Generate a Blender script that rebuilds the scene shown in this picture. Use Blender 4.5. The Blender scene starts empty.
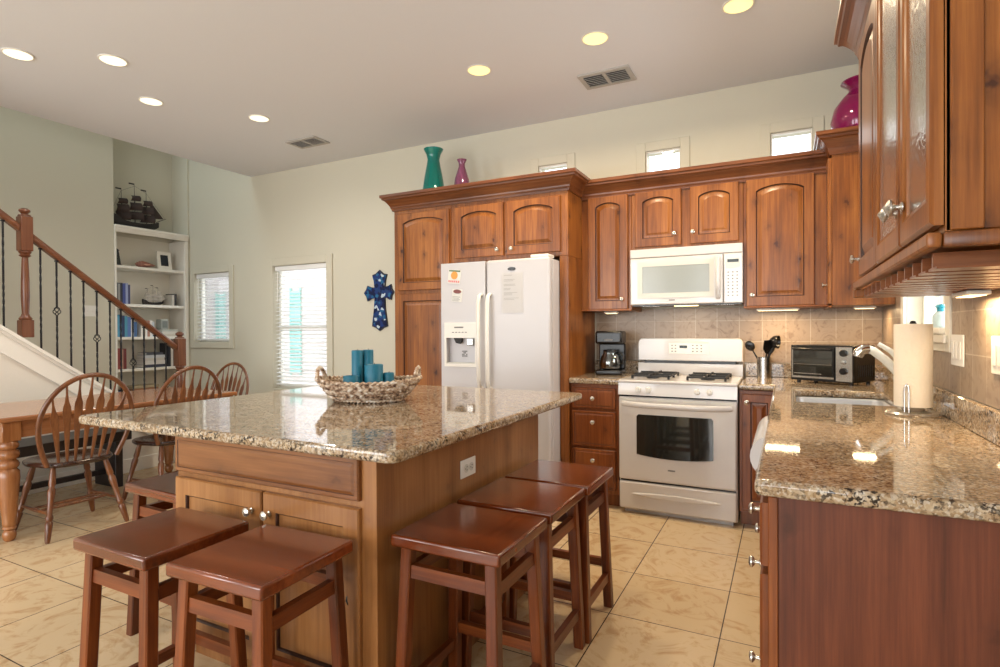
import bpy, bmesh, math, random
from mathutils import Vector, Matrix, Euler
random.seed(7)
R = math.radians
PI = math.pi
SC = bpy.context.scene
COL = SC.collection

# ---------------------------------------------------------------- camera
def make_camera():
    yaw, pitch, roll = R(27.0904), R(-0.3737), R(-0.3065)
    F = Vector((-math.sin(yaw)*math.cos(pitch), math.cos(yaw)*math.cos(pitch), math.sin(pitch)))
    X = Vector((math.cos(yaw), math.sin(yaw), 0)); U = X.cross(F)
    X2 = X*math.cos(roll) + U*math.sin(roll); U2 = -X*math.sin(roll) + U*math.cos(roll)
    cd = bpy.data.cameras.new('camera'); c = bpy.data.objects.new('camera', cd); COL.objects.link(c)
    cd.sensor_width = 36.0; cd.lens = 0.56232*36.0; cd.shift_x = 0.00164
    cd.clip_start = 0.05
    m = Matrix((X2, U2, -F)).transposed().to_4x4(); m.translation = Vector((0, 0, 1.2628))
    c.matrix_world = m
    SC.camera = c
make_camera()

# ---------------------------------------------------------------- world, big lights, exposure
SC.view_settings.view_transform = 'Standard'
SC.view_settings.look = 'None'
SC.view_settings.gamma = 1.0
SC.view_settings.use_curve_mapping = False
SC.view_settings.exposure = 0.0
W = bpy.data.worlds.new('world'); SC.world = W; W.use_nodes = True
bgn = W.node_tree.nodes['Background']
bgn.inputs['Color'].default_value = (0.86, 0.94, 1.0, 1); bgn.inputs['Strength'].default_value = 3.5

def area(name, loc, rot, sx, sy, power, col=(1, 1, 1), shape='RECTANGLE', spread=180):
    l = bpy.data.lights.new(name, 'AREA'); l.shape = shape; l.size = sx
    if shape in ('RECTANGLE', 'ELLIPSE'): l.size_y = sy
    l.energy = power; l.color = col; l.spread = R(spread)
    o = bpy.data.objects.new(name, l); COL.objects.link(o); o.location = loc; o.rotation_euler = rot
    return o
# added fill lamps at openings of the unseen rear wall, tilted slightly upward
for wx, pw in ((-5.3, 78), (-3.0, 74), (-0.8, 54)):
    area('rear_fill', (wx, -3.27, 1.55), (R(98), 0, 0), 1.5, 2.2, pw, (1.0, 0.985, 0.97))
# daylight of the windows in the picture, then two fill lamps added high in the unseen upper stairwell
area('daylight_dining', (-4.75, 4.80, 1.35), (R(-90), 0, 0), 0.8, 1.4, 3, (0.9, 0.96, 1.0))
area('daylight_small', (-6.2, 4.80, 1.55), (R(-90), 0, 0), 0.6, 0.75, 1.5, (0.9, 0.96, 1.0))
area('daylight_sink', (0.90, 3.25, 1.65), (0, R(90), 0), 0.9, 0.85, 22, (0.95, 0.98, 1.0))
area('stairwell_fill', (-6.05, -1.0, 5.0), (R(35), 0, 0), 1.2, 1.8, 62, (0.74, 0.90, 1.0))
area('stairwell_top_fill', (-5.95, 2.9, 5.5), (0, 0, 0), 0.9, 2.0, 12, (0.74, 0.90, 1.0))  # added lamp facing down, no window stands here

# ---------------------------------------------------------------- mesh builder
class MB:
    def __init__(s): s.v = []; s.f = []; s.m = []; s.cur = 0
    def mat(s, i): s.cur = i; return s
    def add(s, vs, fs, M=None):
        o = len(s.v)
        s.v += [tuple(M @ Vector(v)) if M else tuple(v) for v in vs]
        for f in fs: s.f.append(tuple(i+o for i in f)); s.m.append(s.cur)
        return s
    def bm(s, b, M=None):
        b.verts.index_update()
        return s.add([v.co.copy() for v in b.verts], [[v.index for v in f.verts] for f in b.faces], M)
    def box(s, x0, x1, y0, y1, z0, z1, bev=0.0, seg=1, M=None):
        b = bmesh.new(); bmesh.ops.create_cube(b, size=1.0)
        for v in b.verts:
            v.co = Vector((x0 if v.co.x < 0 else x1, y0 if v.co.y < 0 else y1, z0 if v.co.z < 0 else z1))
        if bev > 0:
            bmesh.ops.bevel(b, geom=b.edges[:], offset=bev, segments=seg, affect='EDGES', profile=0.5)
        s.bm(b, M); b.free(); return s
    def loft(s, loops, cap0=True, cap1=True, M=None):
        n = len(loops[0]); vs = [p for l in loops for p in l]; fs = []
        for k in range(len(loops)-1):
            for i in range(n):
                j = (i+1) % n
                fs.append((k*n+i, k*n+j, (k+1)*n+j, (k+1)*n+i))
        if cap0: fs.append(tuple(range(n))[::-1])
        if cap1: fs.append(tuple((len(loops)-1)*n+i for i in range(n)))
        return s.add(vs, fs, M)
    def lathe(s, prof, seg=24, M=None, cap=True):
        loops = [[(max(r, 1e-4)*math.cos(2*PI*i/seg), max(r, 1e-4)*math.sin(2*PI*i/seg), z) for i in range(seg)] for r, z in prof]
        return s.loft(loops, cap, cap, M)
    def tube(s, pts, rad, seg=8, cap=True, closed=False, flat=None):
        pts = [Vector(p) for p in pts]; n = len(pts)
        rads = rad if isinstance(rad, list) else [rad]*n
        loops = []; up = None
        for i, p in enumerate(pts):
            a = pts[i-1] if (i > 0 or closed) else pts[i]; c = pts[(i+1) % n] if (i < n-1 or closed) else pts[i]
            t = (c-a)
            t = t.normalized() if t.length > 1e-9 else Vector((0, 0, 1))
            if up is None:
                up = Vector((0, 0, 1)) if abs(t.z) < 0.9 else Vector((0, 1, 0))
                if flat is not None: up = Vector(flat)
            u = up - t*up.dot(t)
            if u.length < 1e-6: u = t.orthogonal()
            u.normalize(); w = t.cross(u); up = u
            r = rads[i]; ru, rw = r if isinstance(r, tuple) else (r, r)
            loops.append([tuple(p + u*(ru*math.cos(2*PI*k/seg)) + w*(rw*math.sin(2*PI*k/seg))) for k in range(seg)])
        if closed: loops.append(loops[0]); return s.loft(loops, False, False)
        return s.loft(loops, cap, cap)
    def prism(s, poly, axis, a, b, M=None):
        def P(p, t):
            return {'x': (t, p[0], p[1]), 'y': (p[0], t, p[1]), 'z': (p[0], p[1], t)}[axis]
        return s.loft([[P(p, a) for p in poly], [P(p, b) for p in poly]], True, True, M)
    def build(s, name, mats, parent=None, loc=(0, 0, 0), rot=(0, 0, 0), smooth=None, label=None):
        me = bpy.data.meshes.new(name); me.from_pydata(s.v, [], s.f)
        if not isinstance(mats, (list, tuple)): mats = [mats]
        for m in mats: me.materials.append(m)
        me.polygons.foreach_set('material_index', s.m)
        b = bmesh.new(); b.from_mesh(me)
        bmesh.ops.recalc_face_normals(b, faces=b.faces[:]); b.to_mesh(me); b.free()
        if smooth:
            me.set_sharp_from_angle(angle=R(smooth)); me.polygons.foreach_set('use_smooth', [f.area < .006 for f in me.polygons])
        me.update()
        o = bpy.data.objects.new(name, me); COL.objects.link(o)
        o.location = loc; o.rotation_euler = rot
        if parent: o.parent = parent
        if label: o['label'] = label
        return o

def tag(o, label, cat, group=None, kind=None):
    o['label'] = label; o['category'] = cat
    if group: o['group'] = group
    if kind: o['kind'] = kind
    return o
def thing(name, label, cat, loc=(0, 0, 0), rz=0, group=None):
    o = bpy.data.objects.new(name, None); COL.objects.link(o); o.empty_display_size = .1
    o.location = loc; o.rotation_euler = (0, 0, rz)
    return tag(o, label, cat, group)
def struct(name, mb, mat, smooth=None):
    o = mb.build(name, mat, smooth=smooth); o['kind'] = 'structure'; return o
def children(o): return [c for c in COL.objects if c.parent == o]
def dup(root, loc, rz=0, label=None):
    r = root.copy(); COL.objects.link(r); r.location = loc; r.rotation_euler = (0, 0, rz)
    if label: r['label'] = label
    for ch in children(root):
        c = ch.copy(); COL.objects.link(c); c.parent = r
        for g in children(ch):
            d = g.copy(); COL.objects.link(d); d.parent = c
    return r

# ---------------------------------------------------------------- materials
def new_mat(name):
    m = bpy.data.materials.new(name); m.use_nodes = True
    nt = m.node_tree; b = nt.nodes['Principled BSDF']
    return m, nt, b
def node(nt, t, **kw):
    n = nt.nodes.new(t)
    for k, v in kw.items(): setattr(n, k, v)
    return n
def srgb(r, g, b):
    f = lambda c: c/12.92 if c <= .04045 else ((c+.055)/1.055)**2.4
    return (f(r/255), f(g/255), f(b/255), 1)
def plain(name, rgb, rough=.5, metal=0, spec=.5, coat=0, bump=0, bscale=60, emit=0, noise=0):
    m, nt, b = new_mat(name)
    c = srgb(*rgb); b.inputs['Base Color'].default_value = c
    b.inputs['Roughness'].default_value = rough; b.inputs['Metallic'].default_value = metal
    b.inputs['Specular IOR Level'].default_value = spec; b.inputs['Coat Weight'].default_value = coat
    if emit: b.inputs['Emission Color'].default_value = c; b.inputs['Emission Strength'].default_value = emit
    tc = node(nt, 'ShaderNodeTexCoord')
    nz = node(nt, 'ShaderNodeTexNoise'); nz.inputs['Scale'].default_value = bscale; nz.inputs['Detail'].default_value = 3
    nt.links.new(tc.outputs['Object'], nz.inputs['Vector'])
    mx = node(nt, 'ShaderNodeMix', data_type='RGBA', blend_type='MULTIPLY')
    mx.inputs['Factor'].default_value = noise or .04
    mx.inputs[6].default_value = c
    nt.links.new(nz.outputs['Fac'], mx.inputs[7]); nt.links.new(mx.outputs[2], b.inputs['Base Color'])
    if bump:
        bp = node(nt, 'ShaderNodeBump'); bp.inputs['Strength'].default_value = bump; bp.inputs['Distance'].default_value = .004
        nt.links.new(nz.outputs['Fac'], bp.inputs['Height']); nt.links.new(bp.outputs['Normal'], b.inputs['Normal'])
    return m
def ramp(nt, stops):
    r = node(nt, 'ShaderNodeValToRGB'); e = r.color_ramp.elements
    while len(e) < len(stops): e.new(0.5)
    for i, (p, c) in enumerate(stops): e[i].position = p; e[i].color = c
    return r
def wood(name, lo, mid, hi, axis='z', scale=1.0, rough=.32, knots=0.0, coat=.12, streak=1.0):
    """grain runs along the given local axis; each object gets its own offset"""
    m, nt, b = new_mat(name)
    L = nt.links.new
    tc = node(nt, 'ShaderNodeTexCoord'); oi = node(nt, 'ShaderNodeObjectInfo')
    off = node(nt, 'ShaderNodeVectorMath', operation='SCALE'); off.inputs[0].default_value = (13.1, 7.7, 9.3)
    L(oi.outputs['Random'], off.inputs['Scale'])
    add = node(nt, 'ShaderNodeVectorMath', operation='ADD'); L(tc.outputs['Object'], add.inputs[0]); L(off.outputs[0], add.inputs[1])
    def stretched(a, t):
        mp = node(nt, 'ShaderNodeMapping'); L(add.outputs[0], mp.inputs['Vector'])
        mp.inputs['Scale'].default_value = [t*scale if c == axis else a*scale for c in 'xyz']; return mp
    big = node(nt, 'ShaderNodeTexNoise'); L(stretched(5.0, .9).outputs[0], big.inputs['Vector']); big.inputs['Scale'].default_value = 1.0
    big.inputs['Detail'].default_value = 4; big.inputs['Distortion'].default_value = .9
    fine = node(nt, 'ShaderNodeTexNoise'); L(stretched(70.0, 2.5).outputs[0], fine.inputs['Vector']); fine.inputs['Scale'].default_value = 1.0
    fine.inputs['Detail'].default_value = 5; fine.inputs['Roughness'].default_value = .65
    mix = node(nt, 'ShaderNodeMath', operation='MULTIPLY_ADD'); L(fine.outputs['Fac'], mix.inputs[0]); mix.inputs[1].default_value = .55*streak
    mul = node(nt, 'ShaderNodeMath', operation='MULTIPLY'); L(big.outputs['Fac'], mul.inputs[0]); mul.inputs[1].default_value = 1.0-.45*streak*1.0
    L(mul.outputs[0], mix.inputs[2])
    rp = ramp(nt, [(.30, srgb(*lo)), (.52, srgb(*mid)), (.72, srgb(*hi))]); L(mix.outputs[0], rp.inputs['Fac'])
    out = rp.outputs['Color']
    if knots > 0:
        vo = node(nt, 'ShaderNodeTexVoronoi'); vo.voronoi_dimensions = '2D'; vo.inputs['Scale'].default_value = 1.0
        sx = node(nt, 'ShaderNodeSeparateXYZ'); L(add.outputs[0], sx.inputs[0]); ia = 'xyz'.index(axis); oth = [i for i in range(3) if i != ia]
        sm = node(nt, 'ShaderNodeMath', operation='ADD'); L(sx.outputs[oth[0]], sm.inputs[0]); L(sx.outputs[oth[1]], sm.inputs[1])
        cx = node(nt, 'ShaderNodeMath', operation='MULTIPLY'); L(sm.outputs[0], cx.inputs[0]); cx.inputs[1].default_value = 7.5
        cz = node(nt, 'ShaderNodeMath', operation='MULTIPLY'); L(sx.outputs[ia], cz.inputs[0]); cz.inputs[1].default_value = 4.6
        kv = node(nt, 'ShaderNodeCombineXYZ'); L(cx.outputs[0], kv.inputs[0]); L(cz.outputs[0], kv.inputs[1])
        wob = node(nt, 'ShaderNodeTexNoise'); wob.inputs['Scale'].default_value = 30; L(add.outputs[0], wob.inputs['Vector'])
        ws = node(nt, 'ShaderNodeVectorMath', operation='SCALE'); L(wob.outputs['Color'], ws.inputs[0]); ws.inputs['Scale'].default_value = .3
        wa = node(nt, 'ShaderNodeVectorMath', operation='ADD'); L(kv.outputs[0], wa.inputs[0]); L(ws.outputs[0], wa.inputs[1]); L(wa.outputs[0], vo.inputs['Vector'])
        sepc = node(nt, 'ShaderNodeSeparateColor'); L(vo.outputs['Color'], sepc.inputs[0])
        thr = ramp(nt, [(.36, (0, 0, 0, 1)), (.42, (.45, .45, .45, 1)), (.95, (1, 1, 1, 1))]); L(sepc.outputs[0], thr.inputs['Fac'])
        kr = ramp(nt, [(.04, (1, 1, 1, 1)), (.09, (.5, .5, .5, 1)), (.2, (.2, .2, .2, 1)), (.42, (0, 0, 0, 1))]); L(vo.outputs['Distance'], kr.inputs['Fac'])
        kc = node(nt, 'ShaderNodeMix', data_type='RGBA'); L(out, kc.inputs[6]); kc.inputs[7].default_value = srgb(60, 26, 12)
        km = node(nt, 'ShaderNodeMath', operation='MULTIPLY'); L(kr.outputs['Color'], km.inputs[0]); km.inputs[1].default_value = knots
        kt = node(nt, 'ShaderNodeMath', operation='MULTIPLY'); L(km.outputs[0], kt.inputs[0]); L(thr.outputs[0], kt.inputs[1])
        L(kt.outputs[0], kc.inputs['Factor']); out = kc.outputs[2]
    L(out, b.inputs['Base Color'])
    b.inputs['Roughness'].default_value = rough; b.inputs['Coat Weight'].default_value = coat; b.inputs['Coat Roughness'].default_value = .18
    b.inputs['Specular IOR Level'].default_value = .4
    bp = node(nt, 'ShaderNodeBump'); bp.inputs['Strength'].default_value = .06; bp.inputs['Distance'].default_value = .002
    L(fine.outputs['Fac'], bp.inputs['Height']); L(bp.outputs['Normal'], b.inputs['Normal'])
    return m
def granite(name):
    m, nt, b = new_mat(name); L = nt.links.new
    tc = node(nt, 'ShaderNodeTexCoord')
    n1 = node(nt, 'ShaderNodeTexNoise'); n1.inputs['Scale'].default_value = 26; n1.inputs['Detail'].default_value = 6; n1.inputs['Roughness'].default_value = .7
    n2 = node(nt, 'ShaderNodeTexNoise'); n2.inputs['Scale'].default_value = 95; n2.inputs['Detail'].default_value = 3; n2.inputs['Roughness'].default_value = .6
    v = node(nt, 'ShaderNodeTexVoronoi'); v.inputs['Scale'].default_value = 170
    for x in (n1, n2, v): L(tc.outputs['Object'], x.inputs['Vector'])
    base = ramp(nt, [(.30, srgb(96, 74, 54)), (.45, srgb(150, 124, 94)), (.56, srgb(176, 158, 132)), (.7, srgb(202, 197, 188))]); L(n1.outputs['Fac'], base.inputs['Fac'])
    cellr = ramp(nt, [(.0, srgb(60, 48, 40)), (.22, srgb(146, 116, 84)), (.62, srgb(182, 160, 130)), (1, srgb(214, 208, 198))])
    sep = node(nt, 'ShaderNodeSeparateColor'); L(v.outputs['Color'], sep.inputs[0]); L(sep.outputs[0], cellr.inputs['Fac'])
    mx = node(nt, 'ShaderNodeMix', data_type='RGBA'); mx.inputs['Factor'].default_value = .5; L(base.outputs[0], mx.inputs[6]); L(cellr.outputs[0], mx.inputs[7])
    dk = ramp(nt, [(.515, (0, 0, 0, 1)), (.585, (1, 1, 1, 1))]); L(n2.outputs['Fac'], dk.inputs['Fac'])
    n3 = node(nt, 'ShaderNodeTexNoise'); n3.inputs['Scale'].default_value = 14; n3.inputs['Detail'].default_value = 2; L(tc.outputs['Object'], n3.inputs['Vector'])
    d3 = ramp(nt, [(.38, (.25, .25, .25, 1)), (.62, (1, 1, 1, 1))]); L(n3.outputs['Fac'], d3.inputs['Fac'])
    dm = node(nt, 'ShaderNodeMath', operation='MULTIPLY'); L(dk.outputs[0], dm.inputs[0]); L(d3.outputs[0], dm.inputs[1])
    m2 = node(nt, 'ShaderNodeMix', data_type='RGBA'); L(dm.outputs[0], m2.inputs['Factor']); L(mx.outputs[2], m2.inputs[6]); m2.inputs[7].default_value = srgb(46, 38, 34)
    L(m2.outputs[2], b.inputs['Base Color'])
    b.inputs['Roughness'].default_value = .045; b.inputs['Specular IOR Level'].default_value = .5
    b.inputs['Coat Weight'].default_value = .0; b.inputs['Coat Roughness'].default_value = .03
    return m
def tiles(name, s, ox, oy, cols, grout, axes='xy', gw=.0035, rough=.3, h=None, offset=0.0, mott=5.0):
    m, nt, b = new_mat(name); L = nt.links.new
    tc = node(nt, 'ShaderNodeTexCoord'); mp = node(nt, 'ShaderNodeMapping')
    sx = node(nt, 'ShaderNodeSeparateXYZ'); cb = node(nt, 'ShaderNodeCombineXYZ')
    L(tc.outputs['Object'], sx.inputs[0])
    L(sx.outputs['XYZ'.index(axes[0].upper())], cb.inputs[0]); L(sx.outputs['XYZ'.index(axes[1].upper())], cb.inputs[1])
    L(cb.outputs[0], mp.inputs['Vector']); mp.inputs['Location'].default_value = (-ox, -oy, 0)
    br = node(nt, 'ShaderNodeTexBrick'); br.offset = offset; br.squash = 1.0
    br.inputs['Scale'].default_value = 1.0; br.inputs['Mortar Size'].default_value = gw; br.inputs['Mortar Smooth'].default_value = .1
    br.inputs['Brick Width'].default_value = s; br.inputs['Row Height'].default_value = h or s
    br.inputs['Color1'].default_value = srgb(*cols[0]); br.inputs['Color2'].default_value = srgb(*cols[1]); br.inputs['Mortar'].default_value = srgb(*grout)
    L(mp.outputs[0], br.inputs['Vector'])
    nz = node(nt, 'ShaderNodeTexNoise'); nz.inputs['Scale'].default_value = mott; nz.inputs['Detail'].default_value = 7; nz.inputs['Distortion'].default_value = 3.5
    nz.inputs['Roughness'].default_value = .62
    L(tc.outputs['Object'], nz.inputs['Vector'])
    rp = ramp(nt, [(.3, srgb(*cols[2])), (.5, (1, 1, 1, 1)), (.75, (1, 1, 1, 1))]); L(nz.outputs['Fac'], rp.inputs['Fac'])
    mx = node(nt, 'ShaderNodeMix', data_type='RGBA', blend_type='MULTIPLY'); mx.inputs['Factor'].default_value = 1.0
    L(br.outputs['Color'], mx.inputs[6]); L(rp.outputs[0], mx.inputs[7]); L(mx.outputs[2], b.inputs['Base Color'])
    b.inputs['Roughness'].default_value = rough
    bp = node(nt, 'ShaderNodeBump'); bp.inputs['Strength'].default_value = .25; bp.inputs['Distance'].default_value = .003; bp.invert = True
    L(br.outputs['Fac'], bp.inputs['Height']); L(bp.outputs['Normal'], b.inputs['Normal'])
    return m
def glass_mat(name, tint=(255, 255, 255), refl=.06, bump=0, rough=0.0, alpha=None):
    m, nt, b = new_mat(name); L = nt.links.new
    out = nt.nodes['Material Output']
    tr = node(nt, 'ShaderNodeBsdfTransparent'); tr.inputs['Color'].default_value = srgb(*tint)
    gl = node(nt, 'ShaderNodeBsdfGlossy'); gl.inputs['Roughness'].default_value = rough; gl.inputs['Color'].default_value = (1, 1, 1, 1)
    lw = node(nt, 'ShaderNodeLayerWeight'); lw.inputs['Blend'].default_value = .25
    ma = node(nt, 'ShaderNodeMath', operation='MULTIPLY_ADD'); L(lw.outputs['Fresnel'], ma.inputs[0]); ma.inputs[1].default_value = .8; ma.inputs[2].default_value = refl
    ma.use_clamp = True
    mx = node(nt, 'ShaderNodeMixShader'); L(ma.outputs[0], mx.inputs[0]); L(tr.outputs[0], mx.inputs[1]); L(gl.outputs[0], mx.inputs[2])
    L(mx.outputs[0], out.inputs['Surface'])
    if bump:
        tc = node(nt, 'ShaderNodeTexCoord'); nz = node(nt, 'ShaderNodeTexVoronoi'); nz.inputs['Scale'].default_value = 90; nz.feature = 'SMOOTH_F1'
        L(tc.outputs['Object'], nz.inputs['Vector'])
        bp = node(nt, 'ShaderNodeBump'); bp.inputs['Strength'].default_value = bump; bp.inputs['Distance'].default_value = .004
        L(nz.outputs['Distance'], bp.inputs['Height']); L(bp.outputs['Normal'], gl.inputs['Normal']); L(bp.outputs['Normal'], lw.inputs['Normal'])
    return m
def coloured_glass(name, rgb, rough=.05):
    m, nt, b = new_mat(name)
    b.inputs['Base Color'].default_value = srgb(*rgb); b.inputs['Roughness'].default_value = rough
    b.inputs['Transmission Weight'].default_value = .55; b.inputs['IOR'].default_value = 1.3; b.inputs['Coat Weight'].default_value = .6
    return m

M = {}
M['wall'] = plain('wall_paint', (206, 201, 183), .75, bump=.03, bscale=180)
M['ceil'] = plain('ceiling_paint', (222, 223, 226), .8, bump=.03, bscale=160)
M['trim'] = plain('trim_paint', (226, 221, 206), .45)
M['white_trim'] = plain('white_trim', (236, 232, 222), .4)
M['floor'] = tiles('floor_tile', .4595, -.7022, 3.3601, [(214, 190, 154), (206, 180, 142), (226, 208, 188)], (78, 64, 52), gw=.0026, rough=.25)
M['alder'] = wood('alder', (72, 37, 13), (128, 73, 29), (162, 102, 47), knots=1.0, coat=.06)
M['alder_x'] = wood('alder_horizontal', (90, 46, 20), (136, 78, 38), (164, 102, 56), axis='x', knots=.5)
M['alder_y'] = wood('alder_along', (84, 42, 20), (124, 70, 36), (150, 92, 52), axis='y', knots=.4)
M['alder_base'] = wood('alder_base', (72, 34, 14), (122, 64, 28), (148, 86, 42), knots=.75)
M['crown'] = wood('alder_crown', (66, 34, 18), (104, 58, 30), (130, 78, 42), axis='x', knots=.5)
M['crown_y'] = wood('alder_crown_side', (66, 34, 18), (104, 58, 30), (130, 78, 42), axis='y')
M['panel'] = wood('end_panel_cherry', (46, 21, 12), (90, 44, 27), (114, 60, 38), knots=.7, rough=.4)
M['island'] = wood('island_maple', (104, 64, 32), (142, 94, 52), (168, 118, 72), knots=.35, streak=.7)
M['island_x'] = wood('island_maple_wide', (84, 48, 24), (118, 72, 38), (142, 92, 52), axis='x', knots=.6)
M['stool'] = wood('stool_mahogany', (52, 21, 8), (100, 46, 17), (134, 70, 29), axis='z', rough=.35, coat=.12)
M['stool_top'] = wood('stool_top_mahogany', (56, 22, 8), (100, 43, 15), (132, 62, 25), axis='x', rough=.16, coat=.6, streak=.8)
M['chair'] = wood('chair_oak', (58, 29, 15), (102, 58, 31), (134, 84, 48), rough=.3, coat=.4)
M['table'] = wood('table_oak', (124, 76, 46), (160, 106, 68), (184, 130, 90), axis='y', rough=.2, coat=.5)
M['table_leg'] = wood('table_leg_oak', (104, 62, 34), (148, 94, 54), (172, 118, 72), rough=.25, coat=.4)
M['rail'] = wood('rail_oak', (62, 32, 18), (96, 54, 32), (120, 74, 46), axis='y', rough=.3, coat=.3)
M['newel'] = wood('newel_oak', (58, 30, 17), (98, 55, 33), (122, 76, 48), rough=.3, coat=.3)
M['stair_wall'] = plain('stair_wall_paint', (226, 220, 208), .7)
M['black_wood'] = plain('black_wood', (34, 26, 26), .35)
M['granite'] = granite('granite')
M['glaze'] = plain('groove_glaze', (58, 28, 14), .5)
M['tile_back'] = tiles('splash_tile', .1524, -.0, 1.016, [(158, 138, 118), (146, 126, 106), (206, 194, 182)], (184, 170, 152), axes='xz', gw=.0022, rough=.35, h=.1524, offset=.0, mott=9)
M['tile_right'] = tiles('splash_tile_side', .1524, .02, 1.016, [(158, 138, 118), (146, 126, 106), (206, 194, 182)], (184, 170, 152), axes='yz', gw=.0022, rough=.35, h=.1524, offset=.0, mott=9)
M['appliance'] = plain('white_enamel', (207, 201, 196), .22, coat=.4)
M['fridge_side'] = plain('fridge_enamel', (200, 197, 199), .3, bump=.02, bscale=300)
M['plastic_w'] = plain('white_plastic', (232, 228, 220), .35)
M['bisque'] = plain('grey_white_plastic', (205, 202, 192), .35)
M['dark_glass'] = plain('dark_oven_glass', (36, 38, 34), .06, spec=.7, coat=.5)
M['mw_glass'] = plain('grey_screen_glass', (142, 146, 140), .18, spec=.6)
M['black'] = plain('black_plastic', (16, 16, 17), .25)
M['black_gloss'] = plain('black_gloss', (10, 10, 14), .1, coat=.5)
M['iron'] = plain('black_iron', (26, 26, 30), .45, metal=.3)
M['cast'] = plain('cast_iron', (24, 24, 25), .55)
M['steel'] = plain('brushed_steel', (186, 184, 180), .25, metal=1)
M['chrome'] = plain('chrome', (220, 220, 220), .07, metal=1)
M['nickel'] = plain('satin_nickel', (206, 200, 190), .25, metal=.85)
M['grey'] = plain('grey_print', (120, 118, 116), .6)
M['paper'] = plain('paper', (226, 224, 218), .85)
M['towel'] = plain('paper_towel', (236, 222, 200), .95, bump=.5, bscale=110)
M['emit'] = plain('lamp_lens', (255, 250, 226), .5, emit=1.05)
M['emit_y'] = plain('lamp_lens_yellow', (255, 241, 166), .5, emit=1.05)
M['emit_warm'] = plain('puck_lens', (255, 226, 170), .5, emit=3.0)
M['glass'] = glass_mat('window_glass')
M['tex_glass'] = glass_mat('textured_glass', (222, 224, 214), .34, bump=.35, rough=.22)
M['clear_glass'] = glass_mat('clear_glass', (226, 232, 232), .1)
M['blind'] = plain('blind_slat', (240, 240, 238), .5)
M['teal'] = coloured_glass('teal_glass', (20, 150, 140))
M['pink'] = coloured_glass('mauve_glass', (160, 96, 134))
M['purple'] = coloured_glass('magenta_glass', (150, 20, 96))
M['candle'] = plain('teal_wax', (22, 112, 138), .45, noise=.3, bscale=14)
M['display'] = plain('lcd', (20, 34, 30), .2)
M['vent_dark'] = plain('vent_shadow', (52, 52, 54), .8)
M['vent'] = plain('vent_grey', (176, 172, 166), .5)

# ---------------------------------------------------------------- shape helpers
def grid_slab(mb, us, vs, inside, a, b, axis):
    def P(u, v, t): return {'x': (t, u, v), 'y': (u, t, v), 'z': (u, v, t)}[axis]
    idx = {}; V = []; Fc = []
    def vid(i, j, k):
        if (i, j, k) not in idx: idx[(i, j, k)] = len(V); V.append(P(us[i], vs[j], (a, b)[k]))
        return idx[(i, j, k)]
    nu, nv = len(us)-1, len(vs)-1
    ins = lambda i, j: 0 <= i < nu and 0 <= j < nv and inside((us[i]+us[i+1])/2, (vs[j]+vs[j+1])/2)
    for i in range(nu):
        for j in range(nv):
            if not ins(i, j): continue
            for k in (0, 1): Fc.append([vid(i, j, k), vid(i+1, j, k), vid(i+1, j+1, k), vid(i, j+1, k)])
            for (di, dj, e) in ((-1, 0, ((i, j), (i, j+1))), (1, 0, ((i+1, j), (i+1, j+1))), (0, -1, ((i, j), (i+1, j))), (0, 1, ((i, j+1), (i+1, j+1)))):
                if not ins(i+di, j+dj):
                    p, q = e; Fc.append([vid(*p, 0), vid(*q, 0), vid(*q, 1), vid(*p, 1)])
    mb.add(V, Fc); return mb
def wall_grid(mb, u0, u1, v0, v1, holes, a, b, axis):
    us = sorted({u0, u1, *[h[0] for h in holes], *[h[1] for h in holes]}); vs = sorted({v0, v1, *[h[2] for h in holes], *[h[3] for h in holes]})
    return grid_slab(mb, us, vs, lambda u, v: not any(h[0] < u < h[1] and h[2] < v < h[3] for h in holes), a, b, axis)
def stone_slab(mb, us, vs, inside, z0, z1, round_r, rounded, edge=.012):
    """a stone worktop: outline from grid cells, chosen vertical corners rounded, edges eased"""
    t = MB(); grid_slab(t, us, vs, inside, z0, z1, 'z')
    b = bmesh.new(); vv = [b.verts.new(v) for v in t.v]
    for f in t.f: b.faces.new([vv[i] for i in f])
    bmesh.ops.recalc_face_normals(b, faces=b.faces[:])
    bmesh.ops.dissolve_limit(b, angle_limit=.01, verts=b.verts[:], edges=b.edges[:])
    es = []
    for e in b.edges:
        d = e.verts[0].co - e.verts[1].co
        if abs(d.z) > .01 and rounded(e.verts[0].co.x, e.verts[0].co.y): es.append(e)
    bmesh.ops.bevel(b, geom=es, offset=round_r, segments=6, affect='EDGES', profile=.5)
    es = [e for e in b.edges if abs(e.verts[0].co.z-e.verts[1].co.z) < 1e-5 and len(e.link_faces) == 2 and e.calc_face_angle(0) > 1.0]
    bmesh.ops.bevel(b, geom=es, offset=edge, segments=3, affect='EDGES', profile=.5)
    mb.bm(b); b.free(); return mb
def crown(mb, path, prof, z):
    n = len(path); loops = []
    for i in range(n):
        def nrm(a, c):
            d = Vector((c[0]-a[0], c[1]-a[1])); d.normalize(); return Vector((d.y, -d.x))
        if i == 0: m = nrm(path[0], path[1])
        elif i == n-1: m = nrm(path[-2], path[-1])
        else:
            a, c = nrm(path[i-1], path[i]), nrm(path[i], path[i+1]); m = (a+c); m /= m.length; m /= max(.2, m.dot(a))
        loops.append([(path[i][0]+m.x*o, path[i][1]+m.y*o, z+h) for o, h in prof])
    mb.loft(loops, True, True); return mb
CROWN = [(.0, -.022), (.012, -.022), (.016, -.008), (.022, .004), (.024, .014), (.034, .03), (.05, .052), (.06, .062), (.074, .068), (.078, .08), (.088, .086), (.088, .108), (.0, .108)]

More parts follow.
